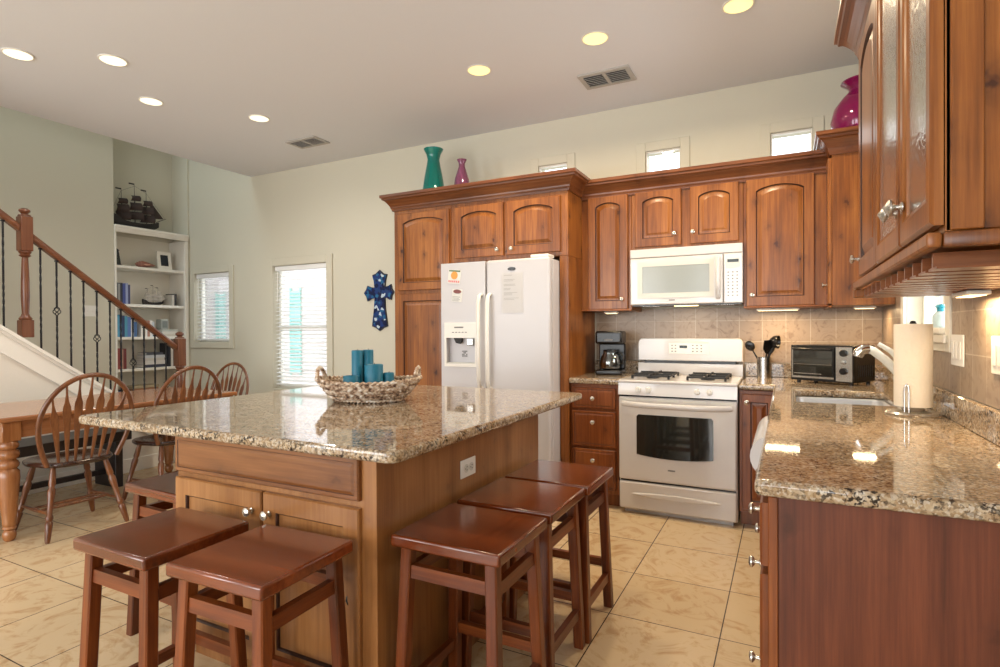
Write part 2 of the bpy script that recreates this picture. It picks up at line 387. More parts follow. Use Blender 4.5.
K = 11
def door_loop(w, h, l, r, bt, tp, rise, y, ov=0.0):
    """closed loop: inset l,r,bt,tp ; arch of the given rise ; ov pushes it inward evenly"""
    x0, x1, z0 = l+ov, w-r-ov, bt+ov; zt = h-tp-ov; zs = zt-rise
    pts = [(x0, y, z0), (x1, y, z0), (x1, y, zs)]
    for k in range(1, K+1):
        t = k/(K+1); x = x1+(x0-x1)*t; u = 2*t-1
        pts.append((x, y, zs+rise*(1-u*u)**.8 if rise else zs))
    pts.append((x0, y, zs)); return pts
def glazed(mb, L, segs):
    o = len(mb.f); n = len(L[0]); mb.loft(L)
    for k in segs:
        for i in range(n): mb.m[o+k*n+i] = 1
    return mb
def door_mesh(w, h, arch=.0, st=.058, t=.02, flat=False, slab=False):
    mb = MB()
    out = lambda y, o=0.0: door_loop(w, h, 0, 0, 0, 0, 0, y, o)
    L = [out(0), out(-t+.005), out(-t, .004)]
    if slab:
        L += [out(-t, .016), out(-t+.002, .018), out(-t-.002, .028)]
        return glazed(mb, L, (3,))
    tp = st if not arch else st*.8
    q = lambda y, ov: door_loop(w, h, st, st, st*1.08, tp, arch, y, ov)
    if flat: L += [q(-t, 0), q(-t+.004, .004), q(-t+.011, .006)]
    else: L += [q(-t, 0), q(-t+.004, .003), q(-t+.011, .006), q(-t+.011, .012), q(-t+.002, .034), q(-t+.001, .037)]
    return glazed(mb, L, (3, 4))
def knob_mesh(s=1.0):
    mb = MB(); Mx = Matrix.Rotation(R(90), 4, 'X')
    mb.lathe([(0, 0), (.010*s, 0), (.010*s, .003), (.005*s, .005), (.005*s, .014), (.011*s, .018), (.0155*s, .022), (.0155*s, .026), (.011*s, .030), (0, .031*s)], 16, M=Mx); return mb
def add_door(cab, x0, x1, z0, z1, mat, arch=0.0, knob=None, name='door', flat=False, slab=False, st=.058, label=None, kmat=None):
    d = door_mesh(x1-x0, z1-z0, arch, st, flat=flat, slab=slab).build(name, [mat, M['glaze']], cab, (x0, -.001, z0), smooth=25, label=label)
    if knob:
        knob_mesh().build('knob', kmat or M['nickel'], d, (knob[0]-x0, -.0215, knob[1]-z0), smooth=40)
    return d
def cabinet(name, label, loc, rz, w, d, h, mat, group=None, toe=0.0, extra=None):
    c = thing(name, label, 'cabinet', loc, rz, group)
    mb = MB()
    if toe: mb.box(0, w, 0, d, toe, h, .002); mb.box(.001, w-.001, .07, d-.001, 0, toe+.001)
    else: mb.box(0, w, 0, d, 0, h, .002)
    if extra: extra(mb)
    mb.build('carcass', mat, c)
    return c

# ---------------------------------------------------------------- room shell
D, XR, HC = 4.485, .58, 3.04
T = .14
WIN1 = (-6.50, -5.86, 1.135, 1.97); WIN2 = (-5.13, -4.33, .62, 1.99)
CLER = [(-1.895, -1.634, 2.40, 2.668), (-.983, -.718, 2.40, 2.658), (-.096, .167, 2.40, 2.658)]
struct('floor', MB().box(-7.2, 1.2, -3.3, 4.62, -.06, 0), M['floor'])
struct('ceiling', MB().box(-5.49, .72, -3.3, 4.484, HC, HC+.2), M['ceil'])
struct('ceiling_stairwell', MB().box(-7.2, -5.3, -3.3, 4.62, 5.8, 5.9), M['ceil'])
struct('wall_back', wall_grid(MB(), -6.9, XR+T, 0, 5.8, [WIN1, WIN2]+CLER, D, D+T, 'y'), M['wall'])
WINS = (2.80, 3.70, 1.235, 2.10)
struct('wall_right', wall_grid(MB(), -3.3, D-.001, 0, HC, [WINS], XR, XR+T, 'x'), M['wall'])
# left wall with the recess of the bookcase
mb = MB(); mb.box(-6.9, -6.6, -3.3, 3.6, 0, 5.8); mb.box(-6.98, -6.905, 3.55, 4.484, 0, 5.8); mb.box(-6.9, -6.6, 4.462, 4.484, 0, 5.8)
struct('wall_left', mb, M['wall'])
struct('wall_upper', MB().box(-5.49, -5.35, -3.3, 4.484, HC+.201, 5.8), M['wall'])
RW = [(-6.05, -4.55, .4, 2.65), (-3.75, -2.25, .4, 2.65), (-1.55, -.05, .4, 2.65)]
struct('wall_rear', wall_grid(MB(), -6.6, XR, 0, 5.8, RW, -3.3-T, -3.3, 'y'), M['wall'])
mb = MB(); mb.box(-5.32+.08, -2.96, D-.018, D-.001, .001, .13, .004); struct('baseboard_back', mb, M['white_trim'])

def window(name, rect, axis, at, trim=.075, mull=None, sill=True, depth=T, cas=.018, mats=None, f=.03, dp=0.0):
    """frame inside the opening, casing on the room side, one pane"""
    u0, u1, v0, v1 = rect; s = 1
    root = bpy.data.objects.new(name, None); COL.objects.link(root); root['kind'] = 'structure'
    def bx(mb, a0, a1, t0, t1, b0, b1, bev=.003):
        if axis == 'y': mb.box(a0, a1, at+t0, at+t1, b0, b1, bev)
        else: mb.box(at+t0, at+t1, a0, a1, b0, b1, bev)
    mb = MB()
    for (a0, a1, b0, b1) in ((u0+.001, u0+f, v0+.001, v1-.001), (u1-f, u1-.001, v0+.001, v1-.001), (u0+f, u1-f, v0+.001, v0+f), (u0+f, u1-f, v1-f, v1-.001)): bx(mb, a0, a1, .07+dp, .115+dp, b0, b1)
    if mull == 'h': bx(mb, u0+f, u1-f, .07+dp, .115+dp, (v0+v1)/2-.02, (v0+v1)/2+.02)
    if mull == 'v': bx(mb, (u0+u1)/2-.02, (u0+u1)/2+.02, .07+dp, .115+dp, v0+f, v1-f)
    mb.build('frame', M['white_trim'], root)
    mb = MB(); bx(mb, u0+f, u1-f, .09+dp, .094+dp, v0+f, v1-f, 0); mb.build('pane', M['glass'], root)
    if trim:
        mb = MB(); c = cas
        for (a0, a1, b0, b1) in ((u0-trim, u0, v0-trim, v1+trim), (u1, u1+trim, v0-trim, v1+trim), (u0, u1, v1, v1+trim), (u0, u1, v0-trim, v0)): bx(mb, a0, a1, -c, -.0005, b0, b1)
        mb.build('casing', mats or M['trim'], root)
    return root
window('window_1', WIN1, 'y', D, .075, mats=M['wall'])
window('window_2', WIN2, 'y', D, .085, mull='h', mats=M['wall'])
for i, c in enumerate(CLER): window('window_%d' % (i+3), c, 'y', D, .07, cas=.01, mats=M['wall'], f=.010, dp=-.066)
w6 = window('window_6', WINS, 'x', XR, .07, mull='v')
mb = MB(); mb.box(XR-.035, XR+.068, 2.80, 3.70, 1.236, 1.262, .006, 2); mb.box(XR-.03, XR-.019, 2.76, 3.74, 1.20, 1.235, .004); mb.build('sill', M['white_trim'], w6)

# tiled splashback (part of the wall finish) and its granite upstand are on the walls behind the worktops
mb = MB(); mb.box(-1.385, XR-.012, D-.010, D-.001, 1.016, 1.42); mb.box(-1.03, -.27, D-.010, D-.001, .90, 1.016); struct('trim_1', mb, M['tile_back'])
mb = MB(); wall_grid(mb, 1.2, D-.011, 1.016, 1.395, [(2.729, 3.771, 1.164, 1.6)], XR-.010, XR-.001, 'x'); struct('trim_2', mb, M['tile_right'])

# ---------------------------------------------------------------- ceiling fittings
def downlight(x, y, label, warm=False):
    t = thing('recessed_light', label, 'ceiling light', (x, y, HC), 0, 'recessed ceiling lights')
    MB().lathe([(.082, 0), (.085, -.001), (.085, -.004), (.079, -.007), (.074, -.006), (.074, 0)], 28, cap=False).build('trim_ring', M['white_trim'], t, smooth=40)
    MB().lathe([(0, -.0045), (.0735, -.0045), (.0735, -.001), (0, -.001)], 28).build('lens', M['emit_y' if warm else 'emit'], t)
    area('downlight', (x, y, HC-.03), (0, 0, 0), .14, .14, 15 if warm else 6, (1.0, .80, .53) if warm else (1.0, .95, .88), 'DISK', 160)
for x, y, l in [(-4.362, 1.814, 'round ceiling light furthest left, above the near end of the dining table'),
                (-3.913, 2.14, 'second round ceiling light from the left'),
                (-4.352, 2.653, 'round ceiling light above the middle of the dining table'),
                (-3.909, 3.281, 'round ceiling light just left of the smaller air vent'),
                (-1.865, 3.377, 'round ceiling light in front of the white fridge, left of three in a row'),
                (-1.034, 3.338, 'round ceiling light beside the wide air vent, middle of three in a row'),
                (-.231, 3.364, 'round ceiling light cut by the top of the photo, right of three in a row')]:
    downlight(x, y, l, x > -2)
def vent(x0, x1, y0, y1, label):
    t = thing('air_vent', label, 'air vent', ((x0+x1)/2, (y0+y1)/2, HC), 0, 'ceiling air vents')
    a, b = (x1-x0)/2, (y1-y0)/2
    mb = MB(); wall_grid(mb, -a, a, -b, b, [(-a+.03, -.012, -b+.03, b-.03), (.012, a-.03, -b+.03, b-.03)], -.012, -.001, 'z'); mb.build('frame', M['vent'], t)
    MB().box(-a+.03, a-.03, -b+.03, b-.03, -.002, -.0005).build('duct', M['vent_dark'], t)
    mb = MB()
    for s in ((-a+.03, -.012), (.012, a-.03)):
        n = 7
        for k in range(n):
            yy = -b+.04+(2*b-.08)*k/(n-1)
            mb.box(s[0], s[1], -.009, .009, -.0012, .0012, M=Matrix.Translation((0, yy, -.008)) @ Matrix.Rotation(R(38), 4, 'X'))
    mb.build('louvre', M['vent'], t)
vent(-1.30, -.94, 3.77, 4.01, 'wide grey air vent in the ceiling above the range cabinets')
vent(-4.18, -3.82, 3.80, 4.01, 'small grey air vent in the ceiling near the dining windows')

# ---------------------------------------------------------------- tall cabinets round the fridge
FY = 3.85
px0, px1, fx0, fx1 = -2.955, -2.385, -2.385, -1.40
WD = M['alder']
c = cabinet('pantry_cabinet', 'tall knotty wood pantry cabinet between the blue cross and the fridge', (px0, FY, 0), 0, px1-px0-.001, D-FY-.002, 2.33, WD, toe=.1)
add_door(c, .045, .555, 1.595, 2.235, WD, .035)
add_door(c, .045, .555, .13, 1.565, WD, 0)
c = cabinet('fridge_cabinet', 'wooden two-door cabinet above the white fridge', (fx0, FY, 1.80), 0, fx1-fx0, D-FY-.002, .53, WD)
# its side gable runs to the floor on the right of the fridge
gb = MB().box(fx1-fx0-.066, fx1-fx0, 0, D-FY-.002, -1.80, -.001, .002).build('side_gable', WD, c)
add_door(c, .04, .47, .03, .435, WD, .035, (.425, .075))
add_door(c, .50, .93, .03, .435, WD, .035, (.545, .075))
mb = crown(MB(), [(px0, D-.003), (px0, FY), (fx1, FY), (fx1, 4.16)], CROWN, 2.29)
tag(mb.build('crown_molding', M['crown'], smooth=25), 'stepped dark wood crown molding along the top of pantry and fridge cabinets', 'crown molding')

# ---------------------------------------------------------------- wall cabinets over the range
UY = 4.155; UD = D-UY-.003
c = cabinet('wall_cabinet', 'narrow arched-door wooden wall cabinet above the coffee maker', (fx1+.001, UY, 1.40), 0, .384, UD, .93, WD, 'wall cabinets over the range')
add_door(c, .055, .36, .012, .86, WD, .03, (.315, .085))
MB().box(.0, .384, -.028, -.001, -.0, .012, .004).build('light_rail', M['alder_x'], c)
c = cabinet('wall_cabinet', 'short wooden two-door wall cabinet directly above the white microwave', (-1.014, UY, 1.845), 0, .756, UD, .485, WD, 'wall cabinets over the range')
add_door(c, .028, .355, .015, .415, WD, .03, (.31, .095), st=.055)
add_door(c, .415, .73, .015, .415, WD, .03, (.435, .095), st=.055)
c = cabinet('wall_cabinet', 'tall wide wooden wall cabinet with one arched door right of the microwave', (-.256, UY, 1.40), 0, .504, UD, .93, WD, 'wall cabinets over the range')
add_door(c, .02, .42, .012, .86, WD, .035, (.055, .085))
MB().box(.0, .50, -.028, -.001, -.0, .012, .004).build('light_rail', M['alder_x'], c)
mb = crown(MB(), [(fx1+.002, UY), (.248, UY)], CROWN, 2.275)
tag(mb.build('crown_molding', M['crown'], smooth=25), 'lower wood crown molding above the microwave and range wall cabinets', 'crown molding')
# corner cabinet on the right wall
c = cabinet('corner_wall_cabinet', 'orange-brown corner wall cabinet seen by its plain side, under the purple vase', (.25, D-.003, 1.40), R(-90), D-.003-3.97, XR-.25-.012, .945, WD)
add_door(c, .12+.2, .50, .012, .90, WD, 0, (.44, .13))
MB().box(.0, .512, -.02, -.001, -.012, .0, .004).build('light_rail', M['alder_x'], c)
mb = crown(MB(), [(.25, D-.004), (.25, 3.97), (XR-.002, 3.97)], CROWN, 2.335)
cm = mb.build('crown_molding', M['crown'], smooth=25); cm.parent = c; cm.matrix_parent_inverse = (Matrix.Translation(c.location) @ Matrix.Rotation(c.rotation_euler.z, 4, 'Z')).inverted()

# ---------------------------------------------------------------- glass-front cabinet on the right wall
NX, NY0, NY1 = .262, 1.30, 2.56
c = thing('glass_wall_cabinet', 'large wooden wall cabinet with textured glass doors and stemware rack beneath, upper right', 'cabinet', (NX, NY1, 1.44), R(-90))
w, d, h = NY1-NY0, XR-NX-.012, .90
mb = MB()
mb.box(0, .02, 0, d, 0, h); mb.box(w-.02, w, .0, d, 0, h, .002); mb.box(.02, w-.02, .001, d, 0, .02); mb.box(.02, w-.02, .001, d, h-.02, h)
mb.box(.02, w-.02, d-.012, d, .02, h-.02); mb.box(.50, .52, .02, d-.012, .02, h-.02)
mb.box(.02, w-.02, .02, d-.012, .42, .438)
for a, b in ((0, .05), (.505, .565), (w-.05, w)): mb.box(a, b, -.0005, .0195, .0, h)
mb.box(.05, w-.05, -.0005, .0195, h-.05, h-.001)
mb.build('carcass', WD, c)
# applied frame round the visible end panel
mb = MB(); mb.box(w+.0005, w+.008, .006, .055, .001, h, .002)
mb.build('end_stile', WD, c)
def glass_door(x0, x1, z0, z1, knob):
    W_, H_ = x1-x0, z1-z0; st = .048
    o = lambda y, ov=0.: door_loop(W_, H_, 0, 0, 0, 0, 0, y, ov)
    q = lambda y, ov=0.: door_loop(W_, H_, st, st, st*1.3, st*.8, .035, y, ov)
    mb = MB(); L = [q(0), o(0), o(-.014), o(-.018, .004), o(-.020, .008), q(-.020, -.012), q(-.017, -.008), q(-.014, 0), q(0)]
    mb.loft(L, False, False)
    dd = mb.build('door', WD, c, (x0, -.003, z0), smooth=25)
    g = MB(); g.loft([q(-.010, -.004), q(-.006, -.004)]); g.build('glass_pane', M['tex_glass'], dd)
    knob_mesh(1.25).build('knob', M['nickel'], dd, (knob[0]-x0, -.0205, knob[1]-z0), smooth=40)
add_door(c, .09, .535, .012, .85, WD, .04, (.125, .075))
glass_door(.545, .935, .012, .85, (.90, .10))
glass_door(.945, 1.262, .012, .85, (.985, .10))
# stemware rack: frame with slotted T slats under the cabinet
r = MB(); r.box(-.02, w+.012, -.03, -.006, -.030, -.001, .006, 2); r.box(w-.012, w+.012, -.0055, d, -.030, -.001, .006, 2); r.box(-.02, .04, -.03, d, -.062, -.0305, .004)
rk = r.build('rack_frame', WD, c, smooth=25)
for k in range(12):
    x = .10+k*.098
    s = MB(); s.prism([(-.006, -.0005), (.006, -.0005), (.006, -.029), (.035, -.030), (.035, -.034), (-.035, -.034), (-.035, -.030), (-.006, -.029)], 'y', 0, d-.002, M=Matrix.Translation((x, 0, 0)))
    s.build('rack_slat', M['alder_y'], rk, (0, -.004, -.030))
mb = crown(MB(), [(NX, NY1-.001), (NX, NY0), (XR-.002, NY0)], CROWN, 2.32)
mb2 = crown(mb, [(XR-.002, NY1), (NX, NY1), (NX, NY1-.0005)], CROWN, 2.32)
cm = mb2.build('crown_molding', M['crown_y'], smooth=25); cm.parent = c; cm.matrix_parent_inverse = (Matrix.Translation(c.location) @ Matrix.Rotation(c.rotation_euler.z, 4, 'Z')).inverted()

# ---------------------------------------------------------------- base cabinets
BY = 3.88; BD = D-BY-.003
BM = M['alder_base']
c = cabinet('drawer_base_cabinet', 'narrow wooden drawer cabinet left of the range under the coffee maker', (fx1+.002, BY, 0), 0, .358, BD, .872, BM, toe=.1)
for z0, z1 in ((.70, .85), (.43, .68), (.13, .41)):
    dd = MB(); dd = door_mesh(.318, z1-z0, slab=True)  .build('drawer', [BM, M['glaze']], c, (.02, -.001, z0), smooth=25)
    knob_mesh().build('knob', M['nickel'], dd, (.159, -.025, (z1-z0)*.5 if z1-z0 < .2 else (z1-z0)-.075), smooth=40)
c = cabinet('base_cabinet', 'narrow dark wood base cabinet with one door right of the range', (-.265, BY, 0), 0, .225, BD, .872, BM, 'base cabinets', toe=.1)
add_door(c, .015, .215, .12, .85, BM, 0, (.045, .80), st=.05)
# run along the right wall; it faces the range aisle
RX, RY0 = -.035, 1.45
c = cabinet('sink_base_cabinet', 'wood base cabinet under the sink, facing the range aisle', (RX, BY-.001, 0), R(-90), BY-2.912, XR-RX-.013, .68, BM, 'base cabinets', toe=.1)
add_door(c, .10, .52, .12, .67, BM, 0, (.48, .62)); add_door(c, .53, .95, .12, .67, BM, 0, (.57, .62))
mb = MB(); mb.box(0, BY-2.912, 0, .02, .681, .872); mb.build('apron', BM, c)
c = cabinet('peninsula_base_cabinet', 'big reddish wood cabinet end under the near granite counter, lower right', (RX, 2.30, 0), R(-90), 2.30-RY0-.012, XR-RX-.013, .872, BM, toe=.1)
for a, b in ((.02, .41), (.43, .83)):
    dd = door_mesh(b-a, .15, slab=True)  .build('drawer', [BM, M['glaze']], c, (a, -.001, .70), smooth=25)
    knob_mesh().build('knob', M['nickel'], dd, ((b-a)*.5, -.025, .075), smooth=40)
    if a < .1: add_door(c, a, b, .12, .68, BM, 0, (b-.035, .64))
    else:
        for z0, z1 in ((.435, .68), (.13, .42)):
            dd = door_mesh(b-a, z1-z0, slab=True).build('drawer', [BM, M['glaze']], c, (a, -.001, z0), smooth=25)
            knob_mesh().build('knob', M['nickel'], dd, ((b-a)*.5, -.025, z1-z0-.05), smooth=40)
MB().box(2.30-RY0-.0115, 2.30-RY0, .018, XR-RX-.014, .0, .872, .001).build('end_panel', M['panel'], c)
MB().box(2.30-RY0-.0115, 2.30-RY0+.004, -.003, .0175, .0, .872, .002).build('corner_stile', BM, c)

# dishwasher between sink base and near cabinets
c = thing('dishwasher', 'white dishwasher edge peeking out beside the granite counter', 'dishwasher', (RX, 2.905, 0), R(-90))
MB().box(0, .598, .03, .56, .1, .868, .004).build('body', M['appliance'], c)
MB().box(.002, .596, -.012, .028, .11, .70, .01, 2).build('door', M['appliance'], c)
mb = MB(); mb.prism([(.028, .705)]+[(-.015-.072*math.cos(R(-90+15*k)), .7835+.0785*math.sin(R(-90+15*k))) for k in range(13)]+[(.028, .862)], 'x', .002, .596); mb.build('control_panel', M['appliance'], c, smooth=30)

# ---------------------------------------------------------------- granite worktops
mb = stone_slab(MB(), [-1.395, -1.037], [3.845, D-.003], lambda u, v: True, .875, .915, .02, lambda x, y: False)
mb.box(-1.395, -1.037, D-.030, D-.011, .9155, 1.014, .003)
tag(mb.build('granite_counter', M['granite'], smooth=35), 'small piece of speckled granite counter under the coffee maker', 'counter')
us = [-.262, -.066, .045, .46, XR-.003]; vs = [1.418, 3.02, 3.62, 3.845, D-.003]
ins = lambda u, v: (u > -.066 or v > 3.845) and not (.045 < u < .46 and 3.02 < v < 3.62)
mb = stone_slab(MB(), us, vs, ins, .877, .915, .016, lambda x, y: (abs(x+.066) < .01 and y < 2) or (.04 < x < .47 and 3.0 < y < 3.65))
mb.box(-.262, XR-.004, D-.030, D-.011, .9155, 1.014, .003); mb.box(XR-.030, XR-.011, 1.45, D-.031, .9155, 1.014, .003)
tag(mb.build('granite_counter', M['granite'], smooth=35), 'large glossy tan granite counter with the sink, running along the right wall', 'counter')

# ---------------------------------------------------------------- island
IX0, IX1, IY0, IY1 = -2.590, -.972, 1.258, 2.905
CX0, CX1, CY0, CY1 = -2.082, -1.123, 1.36, 2.62
c = thing('island_cabinet', 'wide wooden kitchen island cabinet in the centre under the big granite top', 'island', (CX0, CY0, 0))
w, d = CX1-CX0, CY1-CY0
IM = M['island']
mb = MB(); mb.box(0, w, .0, d, .1, .8855, .002); mb.box(.01, w-.03, .06, d-.03, 0, .101); mb.build('carcass', IM, c)
MB().box(w+.0005, w+.007, .0, d, .001, .8855, .001).build('side_panel', IM, c)
MB().box(w-.05, w+.0085, -.004, -.0005, .1, .8855, .001).build('corner_stile', IM, c)
door_mesh(w-.062, .135, slab=True).build('false_drawer', [M['island_x'], M['glaze']], c, (.012, -.001, .735), smooth=25)
for a, b, k in ((.012, .478, .436), (.488, w-.05, .522)):
    dd = add_door(c, a, b, .12, .712, IM, 0, (k, .643), flat=True, st=.062)
MB().tube([(.374, -.002, .325), (.374, -.016, .318), (.372, -.020, .300), (.378, -.016, .286), (.384, -.010, .290)], .004, 8).build('hook', M['black'], dd, smooth=50)
mb = stone_slab(MB(), [IX0, IX1], [IY0, IY1], lambda u, v: True, .886, .922, .032, lambda x, y: True, .012)
tag(mb.build('island_countertop', M['granite'], smooth=35), 'large speckled granite island top with rounded corners carrying the candle basket', 'counter')
def outlet(name, label, loc, rot, kind='duplex'):
    t = thing(name, label, 'wall plate', loc, 0); t.rotation_euler = rot
    MB().box(-.035, .035, -.006, -.0005, -.057, .057, .003, 2).build('cover_plate', M['plastic_w'], t, smooth=35)
    if kind == 'duplex':
        for s in (-1, 1):
            o = MB().lathe([(0, 0), (.0165, 0), (.0165, .0025), (.015, .003), (0, .003)], 20, M=Matrix.Rotation(R(90), 4, 'X')).build('receptacle', M['bisque'], t, (0, -.006, s*.0195), smooth=40)
            mb = MB()
            for dx in (-.006, .006): mb.box(dx-.001, dx+.001, -.0036, -.0031, -.002, .006)
            mb.box(-.002, .002, -.0036, -.0031, -.010, -.006); mb.build('slot', M['black'], o)
    else:
        MB().box(-.0165, .0165, -.0095, -.0062, -.033, .033, .002).build('rocker', M['plastic_w'], t)
    return t
t = outlet('power_outlet', 'white power outlet on the side of the wooden island', (CX1+.0075, 1.907, .724), (0, R(90), R(90)))
t.rotation_euler = Euler((R(0), R(90), R(90)), 'XYZ')

# ---------------------------------------------------------------- range
t = thing('gas_range', 'white gas range with oven window, backguard and two black grates', 'range', (-1.03, 3.825, 0))
AP = M['appliance']
mb = MB(); mb.box(0, .757, .035, .645, .03, .893, .004); mb.box(.03, .727, .06, .60, 0, .031); mb.build('body', AP, t)
d = MB().box(.004, .753, 0, .033, .036, .222, .012, 3).build('storage_drawer', AP, t, smooth=40)
mb = MB(); mb.loft([[(.378+(.29-o)*math.cos(a), -.001-yy, .142+(.018-o*.06)*math.sin(a)-.012*math.cos(a)**2*0) for a in [2*PI*i/28 for i in range(28)]] for o, yy in ((0, 0), (.01, .006), (.04, .010), (.09, .011))]); mb.build('grip', AP, d, smooth=50)
MB().box(.01, .747, .02, .034, .223, .2335).build('drawer_gap', M['black'], t)
d = MB().box(.002, .755, 0, .033, .234, .802, .012, 3).build('oven_door', AP, t, smooth=40)
def wpoly(x0, x1, z0, z1, sag, r=.012):
    p = []
    for k in range(13): u = k/12; p.append((x0+(x1-x0)*u, z0-sag*(1-(2*u-1)**2)))
    p += [(x1, z1-r), (x1-r, z1), (x0+r, z1), (x0, z1-r)]
    return p
MB().prism(wpoly(.125, .615, .415, .685, .02), 'y', -.0025, -.0003).build('oven_window', M['dark_glass'], d)
mb = MB()
for a, b in ((.03, .12), (.15, .23), (.26, .40), (.43, .57), (.60, .73)): mb.box(a, b, -.0012, -.0003, .777, .792)
mb.build('vent_slot', M['bisque'], d)
pts = [(.378+.348*u, -.008-.052*(1-u**4), .757-.004*(1-u*u)) for u in [k/14-1 for k in range(29)]]
MB().tube(pts, (.019, .011), 12).build('handle', AP, d, smooth=50)
MB().box(.33, .378, -.0016, -.0003, .318, .328, .001).build('badge', M['grey'], d)
MB().box(.004, .753, .012, .034, .803, .813).build('door_gap', M['black'], t)
mb = MB(); mb.prism([(.034, .814), (-.004, .814), (.004, .896), (.034, .896)], 'x', .0, .757); cp = mb.build('control_panel', AP, t, smooth=30)
for x in (.137, .205, .517, .592):
    mb = MB(); mb.lathe([(0, 0), (.020, 0), (.0195, .006), (.016, .014), (0, .0145)], 20, M=Matrix.Rotation(R(90), 4, 'X')); mb.box(-.0045, .0045, -.026, -.012, -.017, .017, .003)
    mb.build('burner_knob', M['plastic_w'], cp, (x, -.001, .853), smooth=40)
mb = MB(); mb.box(-.001, .758, -.006, .585, .8965, .917, .008, 3); ck = mb.build('cooktop', AP, t, smooth=40)
def grate(x0, x1, y0, y1):
    mb = MB(); z0, z1 = .932, .944
    for a, b, c_, e in ((x0, x1, y0, y0+.012), (x0, x1, y1-.012, y1), (x0, x0+.012, y0, y1), (x1-.012, x1, y0, y1), (x0, x1, (y0+y1)/2-.006, (y0+y1)/2+.006)): mb.box(a, b, c_, e, z0, z1, .002)
    xm = (x0+x1)/2
    for yc in (y0+(y1-y0)*.25, y0+(y1-y0)*.75):
        for dx, dy in ((1, 0), (-1, 0), (0, 1), (0, -1)):
            hx, hy = (x1-x0)/2, (y1-y0)/4
            if dx: mb.box(min(xm+dx*.03, xm+dx*hx), max(xm+dx*.03, xm+dx*hx), yc-.005, yc+.005, z0+.004, z1+.008, .002)
            else: mb.box(xm-.005, xm+.005, min(yc+dy*.03, yc+dy*hy), max(yc+dy*.03, yc+dy*hy), z0+.004, z1+.008, .002)
    for a in (x0, x1-.014):
        for b in (y0, y1-.014, (y0+y1)/2-.007): mb.box(a, a+.014, b, b+.014, .9172, z0+.001)
    mb.build('grate', M['cast'], t)
    for yc in (y0+(y1-y0)*.25, y0+(y1-y0)*.75):
        MB().lathe([(0, .9172), (.045, .9172), (.043, .926), (.03, .927), (.028, .934), (0, .935)], 20).build('burner', M['cast'], t, (xm, yc, 0), smooth=40)
grate(.065, .325, .10, .50); grate(.435, .685, .10, .50)
def rrect(x0, x1, z0, z1, r, top_sag=0):
    p = [(x0, z0), (x1, z0)]
    for k in range(7): a = R(90*k/6); p.append((x1-r+r*math.cos(a), z1-r+r*math.sin(a)))
    for k in range(7): a = R(90+90*k/6); p.append((x0+r+r*math.cos(a), z1-r+r*math.sin(a)))
    return p
MB().box(.004, .753, .580, .644, .9175, 1.002).build('backguard_base', AP, t)
MB().box(.05, .707, .578, .640, 1.0025, 1.0205, .001).build('backguard_slot', M['black'], t)
mb = MB()
P = [rrect(.006, .751, 1.021, 1.19, .03), rrect(.002, .755, 1.021, 1.192, .034), rrect(.002, .755, 1.021, 1.192, .034), rrect(.008, .749, 1.026, 1.186, .03)]
mb.loft([[(x, y, z) for x, z in p] for p, y in zip(P, (.645, .638, .582, .574))])
bg = mb.build('backguard', AP, t, smooth=40)
MB().box(.235, .525, .5725, .5738, 1.075, 1.165, .001).build('control_face', M['plastic_w'], bg)
MB().box(.235, .525, .5718, .5724, 1.155, 1.165).build('control_stripe', M['bisque'], bg)
MB().box(.315, .37, .5712, .5724, 1.118, 1.138).build('display', M['display'], bg)
mb = MB()
for i, x in enumerate((.405, .435, .465, .255, .28)):
    for z in (1.135, 1.112, 1.09): mb.box(x, x+.011, .5714, .5724, z, z+.007)
mb.build('button', M['grey'], bg)

# ---------------------------------------------------------------- microwave
t = thing('microwave', 'white over-the-range microwave with grey window and keypad', 'microwave', (-1.011, 4.09, 1.433))
MB().box(.0, .754, .022, .39, .004, .405, .003).build('body', AP, t)
MB().box(.0, .754, .0, .0215, .342, .405, .006, 2).build('vent_hood', AP, t, smooth=35)
d = MB().box(.0, .632, .0, .0215, .004, .340, .008, 2).build('door', AP, t, smooth=35)
mb = MB(); wall_grid(mb, .055, .575, .050, .312, [(.088, .545, .085, .276)], -.004, -.0005, 'y'); mb.build('window_frame', M['bisque'], d)
MB().box(.0885, .5445, -.002, -.0003, .0855, .2755).build('window', M['mw_glass'], d)
mb = MB(); mb.tube([(.601, -.004, .04), (.601, -.03, .06), (.601, -.034, .18), (.601, -.03, .30), (.601, -.004, .315)], (.012, .016), 10); mb.build('handle', AP, d, smooth=50)
MB().box(.275, .315, -.0014, -.0003, .03, .038).build('badge', M['grey'], d)
cp = MB().box(.635, .754, .0, .0215, .004, .340, .006, 2).build('control_panel', AP, t, smooth=35)
MB().box(.652, .736, -.0012, -.0003, .240, .305).build('keypad_face', M['bisque'], cp)
MB().box(.660, .730, -.0024, -.0013, .278, .298).build('display', M['display'], cp)
mb = MB()
for r_ in range(8):
    for c_ in range(3): mb.box(.660+c_*.028, .669+c_*.028, -.0012, -.0003, .05+r_*.0225, .058+r_*.0225)
mb.build('button', M['grey'], cp)
MB().box(.01, .744, .03, .36, -.004, .0035).build('grease_tray', M['black'], t)
lens = MB().box(.30, .46, .05, .11, -.009, -.0045, .002).build('task_lamp', M['emit_warm'], t)
area('microwave_lamp', (-.63, 4.17, 1.418), (0, 0, 0), .14, .05, 1.6, (1, .82, .58))
mb = MB(); mb.box(.08, .20, .05, .12, -.008, -.0045, .002); mb.box(.58, .70, .05, .12, -.008, -.0045, .002); mb.build('filter', M['steel'], t)

